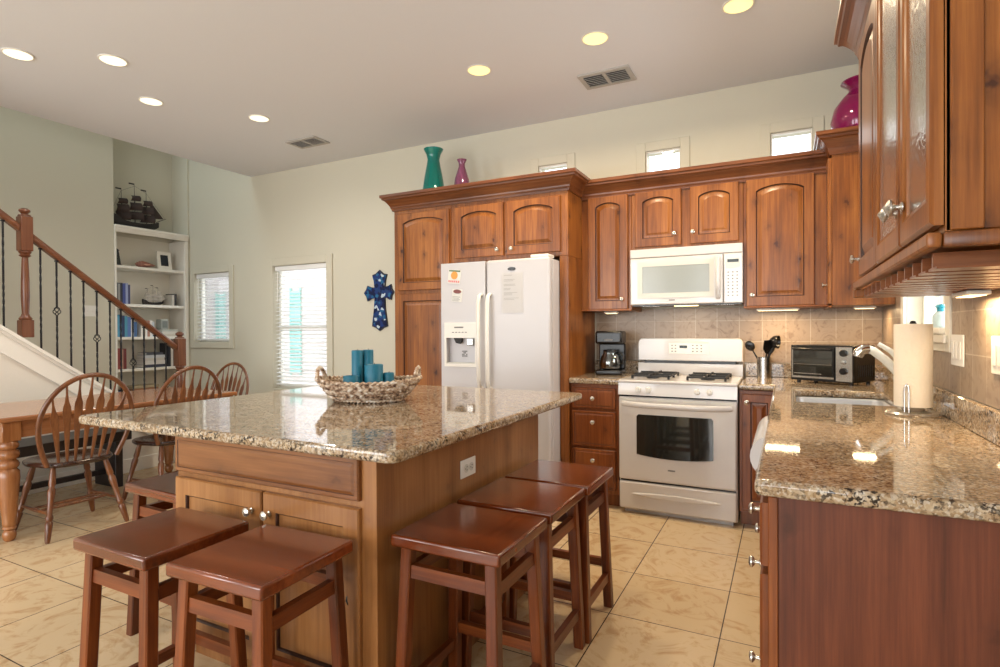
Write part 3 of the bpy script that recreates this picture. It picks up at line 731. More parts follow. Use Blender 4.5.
# ---------------------------------------------------------------- fridge
t = thing('refrigerator', 'white side-by-side refrigerator with ice dispenser and papers on its doors', 'refrigerator', (-2.365, 3.66, 0))
FW = .896
MB().box(.004, FW-.002, .066, .78, .03, 1.765, .006, 2).build('body', M['fridge_side'], t, smooth=35)
MB().box(.02, FW-.02, .09, .7, .0, .0295).build('base_grille', M['bisque'], t)
mb = MB(); wall_grid(mb, 0, .385, .04, 1.772, [(.045, .300, 1.005, 1.205)], 0, .045, 'y'); mb.box(0, .385, .0455, .062, .04, 1.772)
b = bmesh.new()
ld = mb.build('freezer_door', M['fridge_side'], t)
MB().box(.392, FW, 0, .062, .04, 1.775, .018, 3).build('fridge_door', M['fridge_side'], t, smooth=40)
for x in (.350, .425):
    pts = [(x, -.001, 1.525), (x, -.030, 1.515), (x, -.046, 1.46), (x, -.050, 1.2), (x, -.046, .90), (x, -.030, .845), (x, -.001, .835)]
    MB().tube(pts, [(.012, .016)]*7, 12).build('handle', M['plastic_w'], t, smooth=50)
mb = MB(); mb.box(FW-.16, FW-.02, .03, .15, 1.7755, 1.80, .008, 3); mb.build('hinge_cover', M['plastic_w'], t, smooth=40)
mb = MB(); wall_grid(mb, .03, .315, .985, 1.32, [(.047, .298, 1.007, 1.203)], -.006, -.0004, 'y'); dp = mb.build('dispenser', M['plastic_w'], t)
MB().box(.12, .20, -.0072, -.0062, 1.278, 1.288).build('dispenser_badge', M['grey'], dp)
mb = MB()
for k in range(5): mb.box(.10+k*.028, .118+k*.028, -.0068, -.0061, 1.243, 1.249)
mb.build('dispenser_button', M['grey'], dp)
MB().box(.05, .295, .004, .044, 1.006, 1.016).build('drip_tray', M['bisque'], dp)
MB().prism([(.105, 1.203), (.175, 1.203), (.172, 1.175), (.155, 1.158), (.125, 1.165)], 'y', .006, .03).build('ice_chute', M['vent_dark'], dp)
MB().box(.215, .275, .010, .030, 1.145, 1.203, .006).build('water_paddle', M['steel'], dp)
mb = MB()
for i in range(4):
    for j in range(4):
        if (i*3+j*5+i*j) % 3 != 1: mb.box(.158+i*.012, .167+i*.012, .043, .0452, 1.06+j*.012, 1.069+j*.012)
mb.build('dispenser_sticker', M['grey'], dp)
mb = MB(); mb.lathe([(0, 0), (1, 0), (1, .4), (.9, 1), (0, 1)], 28, M=Matrix.Translation((.603, -.0005, 1.703)) @ Matrix.Rotation(R(90), 4, 'X') @ Matrix.Diagonal((.032, .013, .0025, 1))); mb.build('badge', M['black'], t)
fx = lambda x: -2.365+x
FF = 3.66
o = MB().box(-.085, .085, -.0018, -.0006, -.145, .145)
tp = plain('note_paper', (206, 204, 204), .85); o = o.build('paper_sheet', tp, None, (fx(.608), FF, 1.53))
tag(o, 'sheet of printed notes taped to the right refrigerator door', 'paper')
mb = MB(); rr = random.Random(3)
for k, z in enumerate((.125, .095, .085, .06, .052, .03, .022, .0, -.008, -.016, -.04, -.05)): mb.box(-.068, -.068+rr.uniform(.05, .12), -.0024, -.0019, z, z+.0025)
mb.build('printed_line', plain('faint_print', (165, 163, 160), .8), o)
# coloured promotional magnet with picture, tilted
o = MB().box(-.055, .055, -.003, -.0006, -.052, .052, .001).build('fridge_magnet', M['paper'], None, (fx(.120), FF, 1.668), (0, R(6), 0)); tag(o, 'square picture magnet, orange with pink lettering, high on the left refrigerator door', 'magnet')
MB().box(-.050, .050, -.004, -.0031, .038, .050).build('green_strip', plain('magnet_green', (96, 120, 90), .6), o)
mb = MB(); mb.lathe([(0, 0), (.03, 0), (.03, .001), (0, .001)], 20, M=Matrix.Translation((0, -.0032, .010)) @ Matrix.Rotation(R(90), 4, 'X')); mb.build('sun_picture', plain('magnet_orange', (226, 156, 72), .6), o)
mb = MB()
for k in range(6): mb.box(-.048+k*.017, -.048+k*.017+.011, -.004, -.0031, -.043, -.028)
mb.build('pink_print', plain('magnet_pink', (214, 110, 110), .6), o)
o = MB().box(-.045, .045, -.002, -.0006, -.048, .048, .0005).build('notice_card', M['paper'], None, (fx(.143), FF, 1.525), (0, R(6), 0)); tag(o, 'small printed card with a dark red oval below the picture magnet on the fridge', 'card')
mb = MB(); mb.lathe([(0, 0), (1, 0), (.96, 1), (0, 1)], 28, M=Matrix.Translation((0, -.0021, .030)) @ Matrix.Rotation(R(90), 4, 'X') @ Matrix.Diagonal((.036, .016, .003, 1))); mb.build('oval_logo', plain('magnet_red', (120, 52, 44), .4), o)
mb = MB()
for k in range(4): mb.box(-.04, .03-.01*(k % 2), -.0026, -.0021, -.012-k*.010, -.0085-k*.010)
mb.build('printed_line', plain('card_print', (150, 150, 150), .8), o)

# ---------------------------------------------------------------- things on the worktops
def ring(r0, z, seg, M_): return None
# coffee maker
t = thing('coffee_maker', 'black drip coffee maker with glass carafe on the small counter', 'coffee maker', (-1.205, 4.27, .9152), R(6))
BK = M['black']
MB().box(-.10, .10, -.12, .10, 0, .04, .012, 3).build('base', BK, t, smooth=40)
MB().box(-.10, .10, .035, .10, .0405, .235, .008, 2).build('rear_column', BK, t, smooth=40)
MB().box(-.102, .102, -.115, .10, .2355, .335, .018, 3).build('brew_head', BK, t, smooth=40)
ca = MB().lathe([(.05, .042), (.072, .05), (.078, .09), (.066, .14), (.05, .165), (.053, .175), (.05, .175), (.047, .165), (.063, .14), (.075, .09), (.069, .053), (0, .045)], 28).build('carafe', M['clear_glass'], t, (0, -.045, 0), smooth=50)
MB().lathe([(0, .0), (.064, .0), (.072, .04), (.07, .055), (0, .055)], 24).build('coffee', M['black'], ca, (0, 0, .05), smooth=50)
MB().lathe([(.0, 0), (.054, 0), (.05, .015), (0, .018)], 24).build('carafe_lid', BK, ca, (0, 0, .1765), smooth=50)
MB().tube([(.05, -.02, .165), (.085, -.035, .168), (.105, -.045, .14), (.10, -.043, .09), (.075, -.03, .075)], (.006, .010), 8).build('carafe_handle', BK, ca, smooth=50)
mb = MB(); mb.box(-.03, .03, -.117, -.1152, .262, .272); mb.build('label_plate', M['grey'], t)
# utensil canister and utensils
CX, CY = -.137, 4.36
mb = MB(); mb.lathe([(.0, 0), (.046, 0), (.046, .145), (.043, .145), (.043, .006), (0, .006)], 28)
o = mb.build('utensil_canister', M['steel'], None, (CX, CY, .9152), smooth=40); tag(o, 'brushed steel canister holding black cooking utensils right of the range', 'canister')
def utensil(name, label, tx, ty, h, head, ax=0):
    dx, dy = tx-CX, ty-CY; b = Vector((CX-dx*.35, CY-dy*.35, .923)); e = Vector((tx, ty, .9152+h)); dr = (e-b).normalized()
    t = thing(name, label, 'kitchen utensil', b, 0, 'utensils in the steel canister')
    MB().tube([(0, 0, 0), tuple((e-b)*.5), tuple(e-b)], [.005, .006, .0045], 8).build('handle', M['black'], t, smooth=50)
    q = dr.to_track_quat('Z', 'Y').to_matrix().to_4x4(); q.translation = e-b
    mb = MB()
    if head == 'spoon': mb.lathe([(.0, -.03), (.02, -.02), (.032, .005), (.032, .02), (.022, .04), (0, .05)], 18, M=q @ Matrix.Rotation(R(ax), 4, 'Z') @ Matrix.Diagonal((1, .3, 1, 1)))
    if head == 'ladle': mb.lathe([(.0, -.04), (.025, -.033), (.042, -.01), (.046, .02), (.043, .02), (.038, -.008), (.02, -.028), (0, -.033)], 20, M=q @ Matrix.Translation((0, 0, .02)) @ Matrix.Rotation(R(70), 4, 'X'))
    if head == 'turner': mb.prism([(-.012, -.02), (.012, -.02), (.036, .015), (.036, .075), (-.036, .075), (-.036, .015)], 'y', -.002, .002, M=q @ Matrix.Rotation(R(ax), 4, 'Z'))
    mb.build('head', M['black'], t, smooth=40)
utensil('cooking_spoon', 'black spoon leaning left in the steel canister', CX-.085, CY-.01, .215, 'spoon', 70)
utensil('soup_ladle', 'black ladle leaning right in the steel canister', CX+.065, CY-.02, .235, 'ladle')
utensil('spatula', 'black turner standing upright in the steel canister', CX+.02, CY-.035, .195, 'turner', 15)
utensil('slotted_spoon', 'black slotted spoon at the back of the steel canister', CX+.035, CY+.03, .19, 'spoon', 20)
# toaster oven, turned towards the room
t = thing('toaster_oven', 'black and silver toaster oven turned sideways in the counter corner', 'toaster oven', (.029, 4.140, .9152), R(-30))
w = .380
MB().box(0, w, .012, .28,   .014, .24, .010, 2).build('body', M['black'], t, smooth=40)
MB().box(0, w, .0, .0115, .014, .24, .002).build('front_frame', M['black'], t)
MB().box(.280, w-.004, -.006, -.0003, .022, .232, .002).build('control_strip', M['steel'], t)
d = MB().box(.012, .275, -.012, -.0005, .03, .225, .003).build('oven_door', M['black'], t)
MB().box(.022, .265, -.0138, -.0123, .052, .205, .001).build('door_glass', M['dark_glass'], d)
mb = MB(); mb.tube([(.03, -.012, .214), (.03, -.034, .216), (.143, -.038, .216), (.257, -.034, .216), (.257, -.012, .214)], .006, 8); mb.build('door_handle', M['black'], d, smooth=50)
mb = MB(); mb.box(.014, .273, -.0136, -.0122, .032, .044); mb.box(.013, .021, -.0136, -.0122, .0445, .222); mb.build('door_sill', M['steel'], d)
mb = MB()
mb.box(.028, .262, -.0148, -.0139, .118, .1205); mb.box(.028, .20, -.0148, -.0139, .058, .063); mb.build('wire_rack', M['steel'], d)
for z in (.195, .085):
    kb = MB().lathe([(0, 0), (.021, 0), (.020, .014), (.017, .017), (0, .017)], 20, M=Matrix.Rotation(R(90), 4, 'X')).build('dial', M['black'], t, (.328, -.0065, z), smooth=40)
MB().lathe([(0, 0), (.013, 0), (.012, .010), (0, .011)], 20, M=Matrix.Rotation(R(90), 4, 'X')).build('timer_dial', M['steel'], t, (.328, -.0065, .14), smooth=40)
for x in (.03, w-.03):
    for y in (.04, .25): MB().lathe([(0, 0), (.011, 0), (.012, .0145), (0, .0145)], 12).build('foot', M['black'], t, (x, y, 0))
mb = MB()
for k in range(8): mb.box(w+.0003, w+.0012, .06+k*.024, .066+k*.024, .05, .12)
mb.build('side_vent', M['vent_dark'], t)
# sink and faucet
t = thing('kitchen_sink', 'stainless steel undermount sink set into the long granite counter', 'sink', (.045, 3.02, .70))
mb = MB(); W_, L_ = .415, .60
lp = lambda o, z, r: [(x, y, z) for x, y in [(W_/2+(W_/2-o-r)*sx+r*math.cos(a), L_/2+(L_/2-o-r)*sy+r*math.sin(a)) for sx, sy, a0 in ((1, 1, 0), (-1, 1, 90), (-1, -1, 180), (1, -1, 270)) for a in [R(a0+18*k) for k in range(6)]]]
mb.loft([lp(-.02, .1745, .04), lp(-.001, .1745, .04), lp(.002, .170, .045), lp(.012, .03, .06), lp(.05, .006, .06), lp(.18, .002, .01)], False, True)
mb.build('basin', plain('sink_steel', (206, 207, 210), .42, metal=.8), t, smooth=40)
MB().lathe([(.0, .004), (.03, .004), (.042, .007), (.042, .003), (0, .003)], 24).build('drain', M['chrome'], t, (W_/2, L_/2, 0), smooth=40)
t = thing('kitchen_faucet', 'white pull-out kitchen faucet behind the paper towel roll', 'faucet', (.50, 3.28, .9152))
FM = plain('white_faucet', (232, 226, 208), .15, coat=.5)
MB().lathe([(0, 0), (.032, 0), (.030, .012), (.024, .02), (.024, .12), (.020, .15), (0, .155)], 24).build('base', FM, t, smooth=40)
MB().tube([(0, 0, .10), (-.03, 0, .145), (-.075, 0, .195), (-.12, 0, .235), (-.150, 0, .246)], [.022, .022, .021, .02, .021], 14).build('spout', FM, t, smooth=50)
MB().tube([(-.135, 0, .244), (-.165, 0, .242), (-.180, 0, .225), (-.186, 0, .205)], [.023, .026, .026, .022], 14).build('spray_head', M['chrome'], t, smooth=50)
MB().tube([(0, 0, .152), (-.01, -.0, .185), (-.05, 0, .235), (-.10, 0, .270)], [(.012, .012), (.010, .014), (.008, .013), (.006, .010)], 10).build('lever', FM, t, smooth=50)
t = thing('soap_pump', 'small grey and white dispenser beside the faucet, half hidden by the towels', 'soap dispenser', (.515, 3.00, .9152))
MB().lathe([(0, 0), (.026, 0), (.026, .006), (.014, .012), (.012, .03), (0, .03)], 20).build('collar', M['plastic_w'], t, smooth=40)
mb = MB(); mb.lathe([(0, .0305), (.02, .032), (.028, .05), (.026, .064), (0, .070)], 20); mb.build('pump_head', plain('grey_knob', (150, 148, 146), .4), t, smooth=50)
# paper towels
PX, PY = .452, 2.755
t = thing('paper_towel_holder', 'chrome paper towel stand with wire arm on the granite counter', 'paper towel holder', (PX, PY, .9152))
MB().lathe([(0, 0), (.094, 0), (.096, .006), (.090, .013), (.04, .020), (.034, .033), (0, .033)], 36).build('base', M['nickel'], t, smooth=40)
MB().lathe([(0, .0335), (.006, .0335), (.006, .355), (.010, .358), (.012, .366), (.008, .374), (0, .376)], 16).build('post', M['black'], t, smooth=50)
a = R(-115)
ar = [(math.cos(a+q)*r, math.sin(a+q)*r, z) for q, r, z in ((-.10, .074, .016), (-.10, .074, .10), (-.07, .074, .118), (0, .074, .126), (.07, .074, .118), (.10, .074, .10), (.10, .074, .016))]
MB().tube(ar, .003, 8).build('wire_arm', M['chrome'], t, smooth=50)
mb = MB(); mb.lathe([(.021, .0), (.063, 0), (.064, .003), (.064, .325), (.062, .328), (.021, .328), (.021, 0)], 40, cap=False)
o = mb.build('paper_towel_roll', M['towel'], None, (PX, PY, .9495), smooth=40); tag(o, 'tall cream paper towel roll on the chrome stand', 'paper towel')
# soap bottle on the sill
t = thing('soap_bottle', 'clear soap bottle with a blue cap on the sink window sill', 'bottle', (.595, 3.03, 1.2625))
MB().lathe([(0, 0), (.026, 0), (.030, .01), (.030, .05), (.018, .066), (.012, .07), (0, .07)], 20).build('bottle', plain('soap_clear', (196, 214, 214), .1), t, smooth=50)
MB().lathe([(0, .0705), (.014, .0705), (.014, .085), (.02, .088), (.012, .10), (0, .10)], 16).build('cap', plain('cap_blue', (40, 150, 170), .35), t, smooth=50)
# wall plates on the right wall
def plate_right(y, z, wd, label, n):
    t = thing('switch_plate', label, 'wall plate', (XR-.0105, y, z))
    MB().box(-.006, -.0005, -wd/2, wd/2, -.058, .058, .003, 2).build('cover_plate', M['plastic_w'], t, smooth=35)
    for k in range(n):
        yc = (k-(n-1)/2)*.046
        MB().box(-.0095, -.0062, yc-.0165, yc+.0165, -.033, .033, .002).build('rocker', M['plastic_w'], t)
plate_right(2.63, 1.178, .165, 'white switch plate beside the sink window, behind the paper towels', 3)
plate_right(2.18, 1.178, .118, 'white switch plate at the right edge of the photo above the counter', 2)
# under-cabinet lamps
def puck(x, y, z, sx, sy, label, pw):
    t = thing('under_cabinet_light', label, 'light', (x, y, z), 0, 'under-cabinet lights')
    MB().box(-sx/2, sx/2, -sy/2, sy/2, -.014, -.0005, .003).build('housing', M['plastic_w'], t)
    MB().box(-sx/2+.01, sx/2-.01, -sy/2+.008, sy/2-.008, -.0165, -.0145).build('lens', M['emit_warm'], t)
    area('under_cabinet_lamp', (x, y, z-.02), (0, 0, 0), sx, sy, pw, (1, .72, .40))
puck(-.05, 4.27, 1.399, .26, .06, 'glowing strip light under the wide wall cabinet right of the microwave', 3.2)
puck(.44, 4.20, 1.399, .12, .06, 'glowing light under the corner cabinet above the toaster oven', 2.0)
puck(.51, 2.22, 1.374, .06, .17, 'glowing strip light under the glass-door cabinet above the counter', 3.0)
puck(-1.20, 4.27, 1.399, .10, .06, 'small light under the narrow cabinet above the coffee maker', .15)

# ---------------------------------------------------------------- vases on the cabinets
def vase(name, label, x, y, z, prof, mat):
    n = len(prof); inner = [(max(r-.005, .001), zz+(.006 if i == 0 else 0)) for i, (r, zz) in enumerate(prof)][::-1]
    o = MB().lathe(prof+inner, 36, cap=True).build(name, mat, None, (x, y, z), smooth=60); tag(o, label, 'vase')
vase('teal_vase', 'tall teal glass vase with flared mouth on the fridge cabinets', -2.72, 4.10, 2.3305, [(.085, 0), (.104, .04), (.098, .14), (.078, .27), (.058, .37), (.052, .41), (.062, .455), (.082, .49), (.085, .50)], M['teal'])
vase('mauve_vase', 'small mauve glass vase beside the tall teal vase', -2.435, 4.10, 2.3305, [(.05, 0), (.066, .04), (.068, .14), (.062, .20), (.042, .265), (.027, .31), (.026, .335), (.040, .365), (.042, .37)], M['pink'])
vase('purple_vase', 'round magenta glass vase on the corner wall cabinet, upper right', .418, 4.12, 2.3455, [(.07, 0), (.10, .03), (.155, .12), (.168, .20), (.150, .28), (.105, .345), (.072, .375), (.068, .395), (.092, .42), (.112, .435), (.110, .442)], M['purple'])

# ---------------------------------------------------------------- blue cross on the wall
zp = [(262, 50), (300, 85), (335, 95), (322, 150), (315, 212), (350, 205), (375, 190), (382, 232), (402, 265), (382, 300), (375, 338), (345, 318), (315, 310), (318, 420), (340, 585), (300, 600), (262, 630), (225, 600), (185, 585), (205, 420), (212, 312), (170, 325), (140, 345), (128, 300), (105, 265), (128, 232), (140, 195), (175, 210), (212, 216), (205, 150), (190, 95), (225, 85)]
m, nt, b = new_mat('cross_mosaic')
tc = node(nt, 'ShaderNodeTexCoord'); vo = node(nt, 'ShaderNodeTexVoronoi'); vo.inputs['Scale'].default_value = 34; nt.links.new(tc.outputs['Object'], vo.inputs['Vector'])
sp = node(nt, 'ShaderNodeSeparateColor'); nt.links.new(vo.outputs['Color'], sp.inputs[0])
rp = ramp(nt, [(.0, srgb(16, 28, 66)), (.35, srgb(26, 52, 112)), (.62, srgb(36, 96, 140)), (.80, srgb(30, 60, 110)), (.93, srgb(190, 205, 215))]); rp.color_ramp.interpolation = 'CONSTANT'
nt.links.new(sp.outputs[0], rp.inputs['Fac']); nt.links.new(rp.outputs[0], b.inputs['Base Color']); b.inputs['Roughness'].default_value = .25
mb = MB(); cpts = [((x-250)*.00127, (340-z)*.001055) for x, z in zp]
sc = lambda s_: [(x*s_[0], y*s_[1]) for x, y in cpts]
mb.loft([[(x, -.001, z) for x, z in cpts], [(x, -.016, z) for x, z in cpts]])
o = mb.build('wall_cross', plain('cross_rim', (24, 28, 50), .4), None, (-3.635, D, 1.563)); tag(o, 'blue mosaic cross hanging on the wall between window and pantry', 'cross')
mb = MB(); cc = [(x*.92, z*.95) for x, z in cpts]; mb.loft([[(x, -.0165, z) for x, z in cc], [(x, -.021, z) for x, z in cc]]); mb.build('mosaic_face', m, o)

# ---------------------------------------------------------------- basket and candles
BXc, BYc, BZ = -1.80, 2.14, .9222
m, nt, b = new_mat('wicker')
tc = node(nt, 'ShaderNodeTexCoord'); nz = node(nt, 'ShaderNodeTexNoise'); nz.inputs['Scale'].default_value = 45; nz.inputs['Detail'].default_value = 4; nt.links.new(tc.outputs['Object'], nz.inputs['Vector'])
rp = ramp(nt, [(.34, srgb(92, 68, 54)), (.44, srgb(164, 134, 108)), (.54, srgb(200, 178, 154)), (.68, srgb(226, 218, 208))]); nt.links.new(nz.outputs['Fac'], rp.inputs['Fac']); nt.links.new(rp.outputs[0], b.inputs['Base Color']); b.inputs['Roughness'].default_value = .8
WK = m
t = thing('wicker_basket', 'oval woven basket of weathered wicker holding teal candles on the island', 'basket', (BXc, BYc, BZ), R(27))
def bas(u, h, o=0):
    f = h/.095; a, bb = .150+.095*f**.8+o, .105+.075*f**.8+o
    return (a*math.cos(u), bb*math.sin(u), h+.012*f*abs(math.cos(u))**3)
mb = MB()
for r_ in range(7):
    h0 = .010+r_*.0145
    for s in (0, 1):
        N = 112; pts = [bas(2*PI*i/N, h0+.0062*math.sin(2*PI*i/N*28+PI*s), .0055*math.cos(2*PI*i/N*28+PI*s+(r_ % 2)*PI)) for i in range(N)]
        mb.tube(pts, .0062, 6, closed=True)
mb.loft([[bas(2*PI*i/40, .004, -.004) for i in range(40)], [bas(2*PI*i/40, .008, -.004) for i in range(40)]])
for k in range(28):
    u = 2*PI*(k+.5)/28; mb.tube([bas(u, .004), bas(u, .05), bas(u, .098)], .0045, 5)
mb.build('woven_bowl', WK, t, smooth=60)
for s in (-1, 1):
    c0 = Vector(bas(0 if s > 0 else PI, .098)); pts = []
    for k in range(15):
        q = PI*k/14; pts.append((c0.x+s*.012*math.sin(q)-s*.02, .062*math.cos(q), c0.z-.012+.062*math.sin(q)))
    h_ = MB(); h_.tube(pts, .0085, 8)
    for k in range(2, 13):
        p = Vector(pts[k]); h_.tube([(p.x, p.y-.004, p.z-.010), (p.x+.01, p.y, p.z), (p.x, p.y+.004, p.z+.010), (p.x-.01, p.y, p.z), (p.x, p.y-.004, p.z-.010)], .0025, 5)
    h_.build('handle', WK, t, smooth=60)
def candle(dx, dy, r, h, label):
    c_, s_ = math.cos(R(27)), math.sin(R(27)); x, y = BXc+dx*c_-dy*s_, BYc+dx*s_+dy*c_
    t = thing('pillar_candle', label, 'candle', (x, y, BZ+.0095), 0, 'teal candles in the basket')
    MB().lathe([(0, 0), (r, 0), (r, h-.004), (r-.003, h), (r-.008, h-.001), (r-.014, h-.008), (0, h-.010)], 30).build('wax', M['candle'], t, smooth=45)
    MB().tube([(0, 0, h-.011), (.001, 0, h-.002), (.003, .001, h+.006)], .0013, 6).build('wick', M['black'], t)
candle(-.064, .028, .027, .235, 'tall teal pillar candle standing leftmost at the back of the basket')
candle(-.020, .065, .027, .236, 'tall teal pillar candle tucked behind the two front candles')
candle(.026, -.01, .044, .168, 'medium wide teal pillar candle at the centre front of the basket')
candle(-.072, -.045, .040, .116, 'short wide teal candle at the left of the basket')
candle(.092, .015, .026, .126, 'small teal candle at the right of the basket')

# ---------------------------------------------------------------- bar stools
def make_stool(label, a=.38, b=.362, H=.632):
    t = thing('bar_stool', label, 'stool', (0, 0, 0), 0, 'wooden bar stools round the island')
    S = M['stool']
    MB().box(-a/2, a/2, -b/2, b/2, H-.038, H, .008, 3).build('seat', M['stool_top'], t, smooth=40)
    tx, ty, bx, by, w = a/2-.042, b/2-.042, a/2-.021, b/2-.018, .038
    def at(sx, sy, z):
        f = z/(H-.039); return sx*(bx+(tx-bx)*f), sy*(by+(ty-by)*f)
    for sx in (-1, 1):
        for sy in (-1, 1):
            L = []
            for z in (0, H-.039):
                x, y = at(sx, sy, z); h = w/2; c = .004
                L.append([(x+p, y+q, z) for p, q in ((-h, -h+c), (-h+c, -h), (h-c, -h), (h, -h+c), (h, h-c), (h-c, h), (-h+c, h), (-h, h-c))])
            MB().loft(L).build('leg', S, t)
    def bar(n, s, z, h, th, along):
        mb = MB(); zz = (z-h/2, z+h/2)
        for k in (0,):
            pts = []
            for z_ in zz:
                x, y = at(1, 1, z_)
                pts.append((x-w/2-.0008, s*y) if along == 'x' else (s*x, y-w/2-.0008))
            L = []
            for sg in (-1, 1):
                if along == 'x': L.append([(sg*pts[0][0], pts[0][1]-th/2, zz[0]), (sg*pts[0][0], pts[0][1]+th/2, zz[0]), (sg*pts[1][0], pts[1][1]+th/2, zz[1]), (sg*pts[1][0], pts[1][1]-th/2, zz[1])])
                else: L.append([(pts[0][0]-th/2, sg*pts[0][1], zz[0]), (pts[0][0]+th/2, sg*pts[0][1], zz[0]), (pts[1][0]+th/2, sg*pts[1][1], zz[1]), (pts[1][0]-th/2, sg*pts[1][1], zz[1])])
            mb.loft(L)
        mb.build(n, M['stool_x'] if along == 'x' else M['stool_y'], t)
    for s in (-1, 1):
        bar('upper_rail', s, H-.115, .040, .022, 'x'); bar('upper_rail', s, H-.125, .040, .022, 'y')
        bar('footrest', s, .20, .036, .022, 'x'); bar('footrest', s, .14, .036, .022, 'y')
    return t
M['stool_x'] = wood('stool_rail_mahogany', (52, 21, 8), (100, 46, 17), (134, 70, 29), axis='x', rough=.35, coat=.1)
M['stool_y'] = wood('stool_side_rail_mahogany', (52, 21, 8), (100, 46, 17), (134, 70, 29), axis='y', rough=.35, coat=.1)
st = make_stool('mahogany bar stool at the near end of the row of three along the island side')
st.location = (-.903, 1.572, 0)
dup(st, (-.903, 1.968, 0), 0, 'mahogany bar stool in the middle of the row of three along the island side')
dup(st, (-.893, 2.345, 0), 0, 'mahogany bar stool nearest the range in the row along the island side')
st = make_stool('dark mahogany bar stool before the left island door, left of its twin at front', .362, .348)
st.location = (-1.768, 1.108, 0)
dup(st, (-1.336, 1.126, 0), R(2), 'dark mahogany bar stool in the foreground, before the right island door')
dup(st, (-2.272, 1.54, 0), R(-2), 'mahogany bar stool half tucked under the left overhang of the island')

# ---------------------------------------------------------------- dining table
TX0, TX1, TY0, TY1, TZ = -5.02, -4.12, 1.60, 3.22, .755
t = thing('dining_table', 'long oak dining table with turned legs at the left, beside the staircase', 'table', ((TX0+TX1)/2, (TY0+TY1)/2, 0))
a, b = (TX1-TX0)/2, (TY1-TY0)/2
MB().box(-a, a, -b, b, TZ-.030, TZ, .009, 3).build('tabletop', M['table'], t, smooth=40)
ap = MB(); o_ = .045
for x0, x1, y0, y1 in ((-a+o_, -a+o_+.022, -b+.11, b-.11), (a-o_-.022, a-o_, -b+.11, b-.11), (-a+.11, a-.11, -b+o_, -b+o_+.022), (-a+.11, a-.11, b-o_-.022, b-o_)): ap.box(x0, x1, y0, y1, TZ-.135, TZ-.031, .002)
ap.build('apron', M['table'], t)
prof = [(.020, 0), (.030, .012), (.036, .035), (.032, .055), (.024, .066), (.036, .078), (.030, .090), (.036, .100), (.034, .115), (.040, .18), (.050, .30), (.056, .38), (.054, .42), (.040, .438), (.050, .450), (.054, .466), (.046, .482), (.036, .492), (.052, .506), (.056, .525), (.050, .545), (.036, .553), (.050, .566), (.053, .580), (.046, .596), (.042, .604)]
for sx in (-1, 1):
    for sy in (-1, 1):
        mb = MB(); mb.lathe(prof, 24); mb.box(-.048, .048, -.048, .048, .6045, TZ-.0305, .004)
        mb.build('leg', M['table_leg'], t, (sx*(a-.075), sy*(b-.075), 0), smooth=45)
# black bench pushed under the far side of the table
t = thing('bench', 'black wooden bench pushed in beneath the dining table', 'bench', (-4.98, 2.12, 0))
MB().box(-.19, .19, -.62, .62, .38, .455, .008, 2).build('seat', M['black_wood'], t)
for s in (-1, 1): MB().box(-.15, .15, s*.54-.03, s*.54+.03, 0, .3795, .004).build('end_leg', plain('black_wood_leg', (34, 26, 26), .4), t)
MB().box(-.02, .02, -.508, .508, .10, .14, .003).build('stretcher', plain('black_wood_bar', (34, 26, 26), .4), t)

